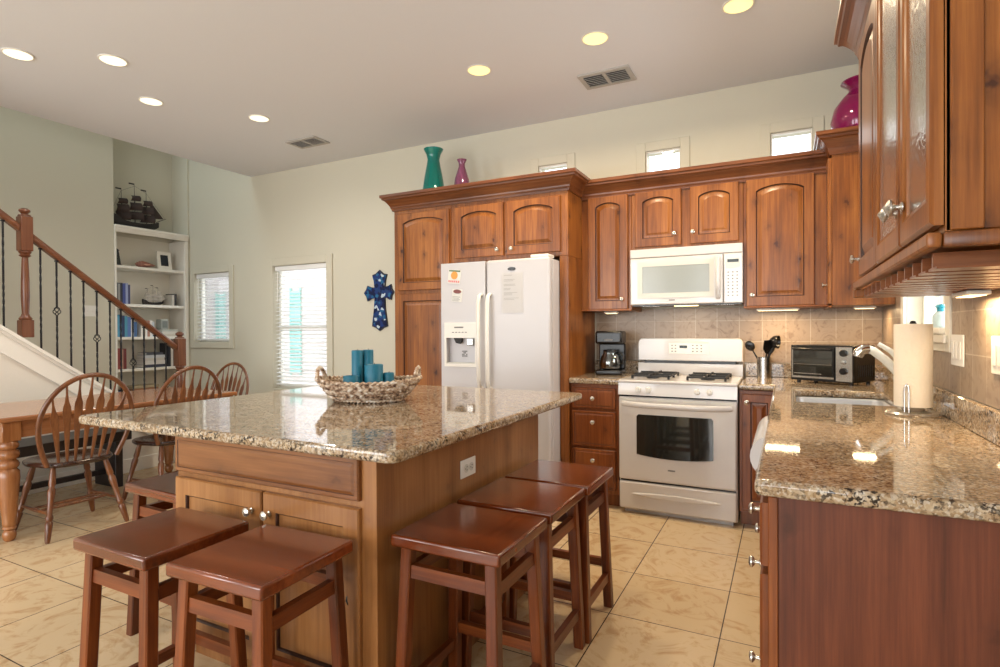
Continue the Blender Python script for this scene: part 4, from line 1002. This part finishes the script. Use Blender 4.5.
# ---------------------------------------------------------------- windsor chairs
def make_chair(label):
    t = thing('dining_chair', label, 'chair', (0, 0, 0), 0, 'bow-back dining chairs')
    C = M['chair']
    sp = [(.23*(abs(math.cos(q))**.75)*(1 if math.cos(q) > 0 else -1)*(1.0 if math.sin(q) > 0 else .93), .215*(abs(math.sin(q))**.75)*(1 if math.sin(q) > 0 else -1)) for q in [2*PI*i/40 for i in range(40)]]
    L = lambda o, z, dip=0: [(x*o, y*o, z) for x, y in sp]
    mb = MB(); mb.loft([L(.90, .425), L(.97, .430), L(1.0, .440), L(1.0, .448), L(.97, .457), L(.86, .458), L(.60, .450), L(.2, .447)])
    mb.build('seat', M['seat'], t, smooth=45)
    yb = lambda z: -.165-.135*(z-.44)/.56
    pts = []
    def bowx(z): return
    P0 = []
    for k in range(5): z = .445+.255*k/4; P0.append((.195+.065*math.sin(k/4*PI/2), z))
    for k in range(1, 15): q = PI/2*k/14; P0.append((.26*math.cos(q), .70+.295*math.sin(q)))
    pts = [(x, yb(z), z) for x, z in P0]; pts += [(-x, y, z) for x, y, z in pts[-2::-1]]
    MB().tube(pts, (.013, .015), 10).build('bow', C, t, smooth=50)
    for i in range(7):
        u = (i-3)/3; xb, xt = u*.135, u*.205
        zt = .70+.295*math.sqrt(max(0, 1-(xt/.26)**2))-.012
        p = lambda f: (xb+(xt-xb)*f, yb(.457+(zt-.457)*f), .457+(zt-.457)*f)
        fs = [0, .10, .30, .52, .66, .72, .78, .88, 1]; ws = [.0075, .0095, .014, .020, .0245, .0225, .013, .0065, .0055]; th = [.0065, .007, .006, .0055, .005, .005, .005, .005, .005]
        mb = MB(); mb.tube([p(f) for f in fs], [(y_, x_) for x_, y_ in zip(ws, th)], 10, flat=(0, 1, 0)); mb.build('spindle', C, t, smooth=50)
    lp = {}
    for sx in (-1, 1):
        for sy in (-1, 1):
            top = Vector((sx*.145, sy*.125, .428)); ft = Vector((sx*.225, sy*(.205 if sy > 0 else .235), 0))
            fs = [0, .04, .20, .26, .28, .31, .34, .37, .55, .64, .70, .73, .76, .90, 1.0]
            rs = [.010, .015, .019, .021, .014, .020, .020, .014, .017, .021, .021, .014, .019, .017, .013]
            mb = MB(); mb.tube([ft+(top-ft)*f for f in fs], rs, 12); mb.build('leg', C, t, smooth=50); lp[(sx, sy)] = (ft, top)
    at = lambda sx, sy, z: lp[(sx, sy)][0]+(lp[(sx, sy)][1]-lp[(sx, sy)][0])*(z/.428)
    for sx in (-1, 1):
        p, q = at(sx, -1, .16), at(sx, 1, .16); d = (q-p).normalized()*.0195; p, q = p+d, q-d
        MB().tube([p, p+(q-p)*.3, (p+q)/2, p+(q-p)*.7, q], [.008, .010, .013, .010, .008], 10).build('stretcher', C, t, smooth=50)
    for f in (.38, .62):
        p = at(-1, -1, .16)*(1-f)+at(-1, 1, .16)*f; q = at(1, -1, .16)*(1-f)+at(1, 1, .16)*f; d = (q-p).normalized()*.0135
        MB().tube([p+d, (p+q)/2, q-d], [.008, .012, .008], 10).build('stretcher', C, t, smooth=50)
    return t
M['seat'] = wood('chair_seat_dark', (30, 17, 13), (50, 27, 19), (72, 40, 27), axis='y', rough=.22, coat=.5)
ch = make_chair('oak bow-back dining chair facing the table, nearest one with its whole back in view')
ch.location = (-4.155, 1.985, 0); ch.rotation_euler = (0, 0, R(88))
dup(ch, (-4.22, 2.69, 0), R(91), 'oak bow-back dining chair on the near long side, behind the island corner')
hc = dup(ch, (-4.97, 3.58, 0), R(184), 'oak bow-back dining chair at the far head of the table below the tall window'); hc.scale = (.94, .94, .94)
dup(ch, (-4.56, 1.46, 0), R(4), 'oak dining chair at the near table end, cut off by the left edge')

# ---------------------------------------------------------------- staircase and railing
SX = -5.30                          # plane of the railing
base = lambda y: 1.113-.734*(y-2.335)            # top of the sloping shoe
t = thing('staircase', 'white enclosed staircase rising to the left behind the dining table', 'stairs', (-5.9, 2.4, 0))
ox, oy = 5.9, -2.4
mb = MB()
y1 = 3.60; ylow = 3.60
sp = [(-.2, 0), (ylow, 0), (ylow, base(ylow)-.03), (-.2, base(-.2)-.03)]
mb.prism([(y+oy, z) for y, z in sp], 'x', SX+ox-.03, SX+ox+.045); mb.build('closed_stringer', M['stair_wall'], t)
mb = MB()
def slope_box(mb, y0, y1, zoff0, zoff1, x0, x1): mb.prism([(y0+oy, base(y0)+zoff0), (y1+oy, base(y1)+zoff0), (y1+oy, base(y1)+zoff1), (y0+oy, base(y0)+zoff1)], 'x', x0+ox, x1+ox)
slope_box(mb, -.2, 3.60, -.0295, .0, SX-.06, SX+.075); slope_box(mb, -.2, 3.60, -.055, -.030, SX+.0455, SX+.062); slope_box(mb, -.2, 3.60, -.205, -.185, SX+.0455, SX+.060); slope_box(mb, -.2, 3.60, -.184, -.056, SX+.0455, SX+.053)
mb.build('stringer_cap', M['white_trim'], t)
run, rise = .262, .192
for k in range(14):
    yy = 3.48-run*k; z = rise*(k+1)
    mb = MB(); mb.box(-6.585+ox, SX-.062+ox, yy-run-.02+oy, yy+.02+oy, z-.03, z, .006, 2); mb.build('tread', M['table_leg'], t)
    mb = MB(); mb.box(-6.585+ox, SX-.062+ox, yy-.012+oy, yy+oy, z-rise+.001, z-.031); mb.build('riser', M['white_trim'], t)
mb = MB(); mb.box(SX+.0455+ox, SX+.058+ox, -.2+oy, 3.60+oy, .001, .125, .004); mb.build('skirting', M['white_trim'], t)
t = thing('stair_railing', 'oak stair handrail with iron balusters and turned newel posts, at the left', 'railing', (SX, 2.4, 0))
rt = lambda y: 2.035-.772*(y-2.29)
def rail_prof(y): return [(px_, y+oy, rt(y)+pz_) for px_, pz_ in ((-.030, -.045), (-.022, -.062), (.022, -.062), (.030, -.045), (.034, -.025), (.026, -.006), (.012, 0), (-.012, 0), (-.026, -.006), (-.034, -.025))]
MB().loft([rail_prof(1.0), rail_prof(2.19)]).build('handrail', M['rail'], t, smooth=40)
MB().loft([rail_prof(2.28), rail_prof(3.445)]).build('handrail', M['rail'], t, smooth=40)
def newel(y, ztop, zbase, low):
    # ztop: tip of the finial
    mb = MB(); w = .041
    zb = ztop-.068
    mb.lathe([(.0, ztop), (.020, ztop-.004), (.036, ztop-.016), (.038, ztop-.028), (.026, ztop-.040), (.022, ztop-.048), (.040, ztop-.056), (.044, ztop-.066), (0, ztop-.0675)][::-1], 20)
    mb.box(-w, w, -w, w, zb-.27, zb, .006, 2)
    z1, z0 = zb-.2705, zbase
    n = z1-z0; mb.lathe([(.040, z0), (.044, z0+.012), (.030, z0+.03), (.024, z0+.05), (.029, z0+n*.35), (.027, z0+n*.6), (.021, z1-.06), (.020, z1-.05), (.040, z1-.035), (.030, z1-.025), (.042, z1-.01), (.040, z1)], 20)
    mb.box(-w, w, -w, w, low, z0-.0005, .005, 2)
    mb.build('newel_post', M['newel'], t, (0, y+oy, 0), smooth=40)
newel(2.235, 2.236, 1.36, base(2.19)+.004); newel(3.49, 1.262, .62, .33)
def baluster(y, basket):
    z0, z1 = base(y)+.002, rt(y)-.064; h = z1-z0; mb = MB(); s = .0065
    N = 60; L = []
    for k in range(N+1):
        f = k/N; tw = 0
        if not basket:
            tw = 0 if f < .18 else (PI*2*4.5*(min(f, .42)-.18)/.24 if f < .60 else PI*2*4.5+0*f)
            if f > .60: tw += PI*2*4.5*(min(f, .85)-.60)/.25
        else:
            if .12 < f < .34: tw = PI*2*4*(f-.12)/.22
            elif .62 < f < .85: tw = PI*2*4*(f-.62)/.23
        L.append([(s*1.2*math.cos(tw+PI/4+PI/2*i), s*1.2*math.sin(tw+PI/4+PI/2*i), z0+h*f) for i in range(4)])
    if basket:
        c = int(N*.45); e = int(N*.545)
        mb.loft(L[:c+1]); mb.loft(L[e:])
        for q in range(4):
            P = []
            for k in range(13):
                u = k/12; r = .004+.022*math.sin(PI*u)**.8; an = PI/2*q+PI*.9*u; P.append((r*math.cos(an), r*math.sin(an), z0+h*(c/N+(e-c)/N*u)))
            mb.tube(P, .0035, 5)
    else: mb.loft(L)
    mb.box(-.013, .013, -.013, .013, z0, z0+.016, .003); mb.box(-.012, .012, -.012, .012, z1-.012, z1, .003)
    mb.build('baluster', M['iron'], t, (0, y+oy, 0))
for i, y in enumerate((1.62, 1.73, 1.86, 1.98, 2.097, 2.337, 2.448, 2.548, 2.645, 2.747, 2.852, 2.943, 3.046, 3.145, 3.246, 3.351)): baluster(y, y in (2.448, 2.747, 3.046, 1.86, 3.351))
t = thing('light_switch', 'small white light switch on the stairwell wall behind the railing', 'wall plate', (-6.5995, 3.354, 1.487))
MB().box(.0, .006, -.058, .058, -.058, .058, .002).build('cover_plate', M['plastic_w'], t)
for yy in (-.023, .023): MB().box(.0065, .013, yy-.006, yy+.006, -.012, .012, .002).build('toggle', M['plastic_w'], t)

# ---------------------------------------------------------------- bookcase in the recess
NX0, NXF, NYA, NYB = -6.904, -6.60, 3.602, 4.460
t = thing('bookcase', 'white built-in bookcase with five shelves in the recess behind the stairs', 'bookcase', (NX0, (NYA+NYB)/2, 0))
hy = (NYB-NYA)/2; dx = NXF-NX0
SH = [2.452, 2.008, 1.577, 1.205, .843, .48]
for i, z in enumerate(SH):
    mb = MB()
    if i == 0:
        mb.box(.003, dx+.03, -hy, hy, z-.03, z, .004); mb.prism([(.012+dx-.02, z-.0305), (dx+.022, z-.0305), (dx+.016, z-.05), (dx+.008, z-.075), (dx-.008, z-.075)], 'y', -hy, hy)
    else: mb.box(.003, dx-.004, -hy+.021, hy-.046, z-.032, z, .003)
    mb.build('shelf', M['white_trim'], t)
for s in (-1, 1):
    mb = MB()
    if s > 0: mb.box(.003, dx-.005, hy-.045, hy, .0, 2.374, .002); mb.box(dx-.004, dx+.012, hy-.045, hy+.0, 0, 2.374, .003)
    else: mb.box(.003, dx+.012, -hy, -hy+.02, 0, 2.374, .002)
    mb.build('side_panel', M['white_trim'], t)
MB().box(.0, .0028, -hy, hy, 0, 2.374).build('back_panel', M['trim'], t)
bookn = [0]
def pick(c):
    k = 'book%s' % (c,)
    if k not in M: M[k] = plain('book_cover_%d_%d_%d' % c, c, .55)
    return M[k]
def book(label, cat_group, x, y, z, th, h, dp, col, flat=False, rx=0, page=(222, 214, 200)):
    """upright book: spine faces +x ; th along y"""
    t = thing('book', label, 'book', (x, y, z), 0, cat_group); t.rotation_euler = (rx, 0, 0)
    if flat: A = (-dp/2, dp/2, -h/2, h/2, 0, th)
    else: A = (-dp/2, dp/2, -th/2, th/2, 0, h)
    mb = MB(); e = .003
    x0, x1, y0, y1, z0, z1 = A
    if flat: mb.box(x0, x1, y0, y1, z0, z0+e); mb.box(x0, x1, y0, y1, z1-e, z1); mb.box(x1-e, x1, y0, y1, z0+e, z1-e)
    else: mb.box(x0, x1, y0, y0+e, z0, z1); mb.box(x0, x1, y1-e, y1, z0, z1); mb.box(x1-e, x1, y0+e, y1-e, z0, z1)
    mb.build('cover', pick(col), t)
    if flat: MB().box(x0+.004, x1-e-.0005, y0+.004, y1-.004, z0+e+.0003, z1-e-.0003).build('pages', M['paper'], t)
    else: MB().box(x0+.004, x1-e-.0005, y0+e+.0003, y1-e-.0003, z0+.0035, z1-.004).build('pages', M['paper'], t)
    return t
BX = NXF-.115
def row(z, y, spec, shelfname, group):
    for i, (th, h, col, cname) in enumerate(spec):
        lab = '%s book, %s from left, %s' % (cname, ('first', 'second', 'third', 'fourth', 'fifth', 'sixth', 'seventh', 'eighth')[i], shelfname)
        assert len(lab.split()) < 17, lab
        book(lab, group, BX, y+th/2, z+.0005, th, h, .17, col); y += th+.0015
    return y
row(SH[2], 3.628, [(.026, .235, (60, 62, 66), 'dark grey'), (.022, .225, (150, 152, 150), 'pale grey'), (.024, .235, (44, 46, 60), 'near-black'), (.03, .232, (70, 84, 150), 'deep blue'), (.026, .235, (150, 160, 196), 'lavender'), (.022, .22, (62, 64, 104), 'navy')], 'middle shelf beside the stair wall', 'books on the middle shelf')
row(SH[3], 3.628, [(.034, .245, (90, 160, 190), 'pale blue'), (.030, .25, (60, 130, 170), 'bright blue'), (.026, .24, (46, 60, 96), 'navy'), (.03, .235, (80, 150, 176), 'turquoise'), (.036, .225, (90, 120, 180), 'slate blue'), (.03, .20, (220, 218, 214), 'white'), (.034, .17, (70, 104, 150), 'small blue')], 'fourth shelf behind the handrail', 'blue books on the fourth shelf')
row(SH[3], 3.90, [(.024, .19, (228, 224, 216), 'white'), (.026, .195, (206, 196, 180), 'cream'), (.022, .18, (232, 228, 222), 'pale'), (.028, .185, (180, 130, 110), 'tan'), (.026, .19, (226, 224, 220), 'off-white'), (.024, .175, (196, 206, 214), 'ice-blue')], 'fourth shelf right of the blue ones', 'pale books on the fourth shelf')
row(SH[4], 3.640, [(.034, .235, (140, 60, 52), 'brick-red'), (.030, .225, (176, 140, 120), 'tan'), (.032, .23, (112, 44, 46), 'dark red')], 'fifth shelf behind the balusters', 'red books on the fifth shelf')
def stack(z, y, spec, where, group):
    zz = z+.0005
    for i, (th, l, col, cname) in enumerate(spec):
        book('%s book lying %s in the stack %s' % (cname, ('lowest', 'second from bottom', 'third from bottom', 'fourth from bottom', 'topmost')[i], where), group, BX, y, zz, th, l, .17, col, flat=True); zz += th+.0005
stack(SH[3], 4.25, [(.03, .20, (206, 200, 186), 'beige'), (.028, .20, (216, 214, 206), 'white'), (.024, .19, (190, 196, 190), 'grey-green')], 'on the fourth shelf, right end', 'stacked books on the fourth shelf')
stack(SH[4], 4.06, [(.034, .24, (52, 54, 74), 'dark'), (.045, .24, (214, 210, 206), 'thick white'), (.03, .23, (200, 196, 190), 'cream'), (.034, .24, (196, 200, 206), 'pale grey'), (.03, .20, (70, 72, 84), 'charcoal')], 'on the fifth shelf', 'stacked books on the fifth shelf')
row(SH[4], 4.222, [(.03, .28, (40, 42, 52), 'tall black'), (.028, .27, (206, 204, 200), 'tall white'), (.03, .26, (46, 48, 58), 'charcoal'), (.030, .25, (60, 60, 70), 'smoky')], 'right end of the fifth shelf by the newel post', 'books at the right end of the fifth shelf')
row(SH[2], 4.275, [(.026, .13, (196, 190, 180), 'small pale'), (.03, .145, (52, 50, 50), 'small dark')], 'middle shelf right of the white ship model', 'small books by the ship model')
# decorated box, frame, shell, lantern, low boxes
o = MB().box(-.05, .05, -.045, .045, 0, .12, .004).build('glass_jar', plain('jar_grey', (170, 176, 170), .25), None, (BX, 4.205, SH[3]+.085)); tag(o, 'small grey decorated box on the flat books of the fourth shelf', 'box')
MB().box(.0505, .053, -.03, .03, .02, .10).build('front_label', plain('jar_label', (120, 128, 124), .5), o)
t = thing('picture_frame', 'white picture frame with a dark photo on the second shelf', 'picture frame', (BX+.03, 4.225, SH[1]+.0065), R(90))
t.rotation_euler = (R(-8), 0, R(90))
mb = MB(); wall_grid(mb, -.085, .085, 0, .215, [(-.048, .048, .04, .175)], -.008, .008, 'y'); mb.build('frame', M['white_trim'], t)
MB().box(-.048, .048, -.002, .002, .04, .175).build('picture', plain('dark_picture', (30, 38, 54), .3, noise=.6, bscale=40), t)
t = thing('sea_shell', 'reddish conch shell lying on the second shelf', 'shell', (BX, 4.0, SH[1]+.0005))
mb = MB(); mb.lathe([(0, -.13), (.012, -.11), (.03, -.05), (.044, 0), (.05, .03), (.042, .05), (.044, .06), (.028, .075), (.03, .085), (.014, .10), (0, .112)], 20, M=Matrix.Translation((0, 0, .042)) @ Matrix.Rotation(R(90), 4, 'X') @ Matrix.Diagonal((1, .85, 1, 1))); mb.build('shell_body', plain('shell_red', (168, 116, 100), .35, noise=.3, bscale=25), t, smooth=50)
MB().tube([(.03, -.06, .05), (.05, -.01, .035), (.04, .04, .045)], [.004, .012, .006], 8).build('shell_lip', plain('shell_lip', (196, 146, 128), .3), t, smooth=50)
t = thing('lantern', 'dark tapered lantern at the left end of the second shelf', 'lantern', (BX, 3.675, SH[1]+.0005))
lz = lambda s, z: [(-s, -s, z), (s, -s, z), (s, s, z), (-s, s, z)]
MB().loft([lz(.048, 0), lz(.048, .012), lz(.040, .014), lz(.024, .17), lz(.03, .172), lz(.008, .20)]).build('body', plain('lantern_dark', (42, 50, 52), .35), t)
MB().tube([(-.012, 0, .198), (-.014, 0, .215), (0, 0, .225), (.014, 0, .215), (.012, 0, .198)], .002, 6).build('ring', M['iron'], t)
t = thing('storage_box', 'long low brown box on the lowest visible shelf', 'box', (BX, 3.95, SH[5]+.0005))
MB().box(-.09, .09, -.15, .15, 0, .13, .004).build('box', plain('box_brown', (150, 110, 84), .7), t); MB().box(-.093, .093, -.153, .153, .1305, .16, .004).build('lid', plain('box_lid', (176, 160, 130), .7), t)
stack(SH[5], 4.24, [(.04, .16, (120, 70, 66), 'maroon'), (.04, .16, (180, 150, 130), 'sand')], 'on the lowest visible shelf', 'stacked books on the lowest shelf')
row(SH[5], 3.640, [(.03, .12, (60, 84, 120), 'short blue'), (.028, .13, (52, 52, 56), 'short black'), (.03, .12, (190, 180, 160), 'short cream')], 'lowest visible shelf', 'books on the lowest shelf')

# ---------------------------------------------------------------- model ships
def ship(name, label, loc, L, hullc, sailc, sail_op, s, group=None):
    t = thing(name, label, 'model ship', loc, 0)
    hm = plain(name+'_hull', hullc, .5, noise=.4, bscale=30); sm = plain(name+'_sail', sailc, .8, noise=.3, bscale=25)
    mb = MB(); loops = []
    for k in range(15):
        u = k/14; y = (u-.5)*L; wd = .16*L*max(.06, math.sin(PI*(.12+.80*u))**.6)*(1 if u < .8 else (1-u)/.2*.9+.1); sheer = .10*L*(2*u-1)**2+(.05*L if u < .2 else 0)
        hgt = .13*L; z0 = .018*L+(.10*L*max(0, (u-.75)/.25)**2)
        loops.append([(wd*.5*c, y, z0+(hgt+sheer-z0)*f) for c, f in ((0, 0), (.6, .15), (1, .55), (1.0, 1), (-1.0, 1), (-1, .55), (-.6, .15))])
    mb.loft(loops); mb.build('hull', hm, t, smooth=50)
    MB().box(-.03*L, .03*L, -.22*L, .16*L, 0, .0175*L).build('stand', hm, t)
    rig = MB(); SL = []
    for k, (yy, hh) in enumerate(((-.26, .80), (.0, .95), (.24, .86))):
        y = yy*L; zt = hh*L; rig.tube([(0, y, .14*L), (0, y-.01*L, zt)], [.009*L, .004*L], 6)
        mb = MB()
        for j, (zc, sz, wdt) in enumerate(((.30, .16, .24), (.50, .16, .20), (.68, .11, .15))):
            zc *= L*hh; h = sz*L; wv = wdt*L
            rig.tube([(-wv*.30, y+.012*L-wv*.40, zc+h/2), (wv*.30, y+.012*L+wv*.40, zc+h/2)], .004*L, 5)
            g = []
            for a in range(5):
                v = a/4; z = zc+h/2-h*v; bel = math.sin(PI*v)*.035*L; ww = wv*(1+.15*v)
                g.append([(-ww*.30*q*1.0+bel+.004, y+.012*L-(-ww*.40)*-q*1.0, z) for q in (1, .5, 0, -.5, -1)])
            V = [p for r_ in g for p in r_]; off = [(p[0]+.003, p[1], p[2]) for p in V]
            Fs = [(a*5+b_, a*5+b_+1, (a+1)*5+b_+1, (a+1)*5+b_) for a in range(4) for b_ in range(4)]
            mb.add(V+off, Fs+[tuple(i+25 for i in f) for f in Fs])
        mb.build('sails', sm, t, smooth=60)
        fl = MB(); fl.box(-.001, .001, y-.12*L, y-.01*L, zt-.03*L, zt, 0); fl.build('pennant', hm, t)
    rig.tube([(0, .44*L, .22*L), (0, .66*L, .33*L)], [.008*L, .004*L], 6)
    for a, b_ in (((0, .64*L, .32*L), (0, .23*L, .80*L)), ((0, .23*L, .8*L), (0, 0, .9*L)), ((0, 0, .9*L), (0, -.27*L, .75*L)), ((0, -.27*L, .75*L), (0, -.48*L, .26*L))): rig.tube([a, b_], .0022*L, 4)
    for yy, hh in ((-.26, .7), (0, .85), (.24, .75)):
        for s_ in (-1, 1):
            for o in (-.05, 0, .05): rig.tube([(s_*.07*L, (yy+o)*L, .17*L), (0, yy*L, hh*L*.75)], .002*L, 4)
    rig.build('rigging', hm, t)
    mb = MB(); n = 7
    V = [(0, .60*L, .31*L), (0, .30*L, .66*L), (.02*L, .33*L, .28*L)]; mb.add(V+[(p[0]+.003, p[1], p[2]) for p in V], [(0, 1, 2), (3, 4, 5), (0, 1, 4, 3), (1, 2, 5, 4), (2, 0, 3, 5)]); mb.build('jib_sail', sm, t)
    return t
ship('galleon_model', 'large dark model galleon on top of the bookcase', (-6.74, 3.91, SH[0]+.0005), .56, (40, 34, 32), (66, 52, 48), 1, 1)
ship('clipper_model', 'small white-sailed model ship on the middle shelf', (-6.72, 4.10, SH[2]+.0005), .25, (52, 44, 40), (216, 210, 200), 1, 1)

# ---------------------------------------------------------------- blinds and what lies outside
def blind(label, rect, n_lad):
    u0, u1, v0, v1 = rect; wd = u1-u0-.024
    t = thing('window_blind', label, 'blind', ((u0+u1)/2, D+.035, v1), 0, 'white slatted blinds')
    MB().box(-wd/2, wd/2, -.028, .03, -.055, -.003, .004).build('valance', M['blind'], t)
    h = v1-v0-.09; n = int(h/.043); mb = MB()
    for k in range(n):
        mb.box(-wd/2+.003, wd/2-.003, -.024, .024, -.0012, .0012, M=Matrix.Translation((0, 0, -.075-k*.043)) @ Matrix.Rotation(R(14), 4, 'X'))
    mb.build('slat', M['blind'], t)
    zb = -.075-n*.043
    MB().box(-wd/2+.003, wd/2-.003, -.022, .022, zb-.010, zb+.010, .003).build('bottom_rail', M['blind'], t)
    mb = MB()
    for i in range(n_lad):
        x = -wd/2+.09+(wd-.18)*i/(n_lad-1); mb.tube([(x, -.026, -.055), (x, -.026, zb)], .0012, 4); mb.tube([(x, .026, -.055), (x, .026, zb)], .0012, 4)
    mb.build('ladder_cord', M['blind'], t)
    MB().tube([(-wd/2+.05, -.034, -.06), (-wd/2+.05, -.036, -.40)], .004, 6).build('tilt_wand', M['plastic_w'], t)
blind('white slatted blind in the small dining window by the bookcase', WIN1, 2)
blind('white slatted blind in the tall dining window behind the basket', WIN2, 3)
t = thing('neighbour_house', 'pale siding house wall with turquoise shutters seen outside through the blinds', 'house', (-11, 9.0, 0))
mb = MB()
for k in range(26): mb.prism([(.0, k*.2), (-.022, k*.2), (-.004, k*.2+.2), (0, k*.2+.2)], 'x', -4, 4.2)
mb.box(-4, 4.2, .001, .2, 0, 5.2); mb.build('siding', plain('siding_white', (226, 214, 212), .8), t)
for x in (-1.05, 1.42):
    mb = MB()
    for k in range(24): mb.box(-.13, .13, -.06, -.026, .35+k*.075, .35+k*.075+.066, .006)
    mb.box(-.16, -.131, -.065, -.024, .3, 2.2); mb.box(.131, .16, -.065, -.024, .3, 2.2); mb.build('shutter', plain('shutter_teal', (150, 214, 206), .6), t, (x, 0, 0))
struct('ground_outside', MB().box(-18, 8, 4.7, 14, -.3, -.1), plain('outdoor_gravel', (180, 172, 160), .9))
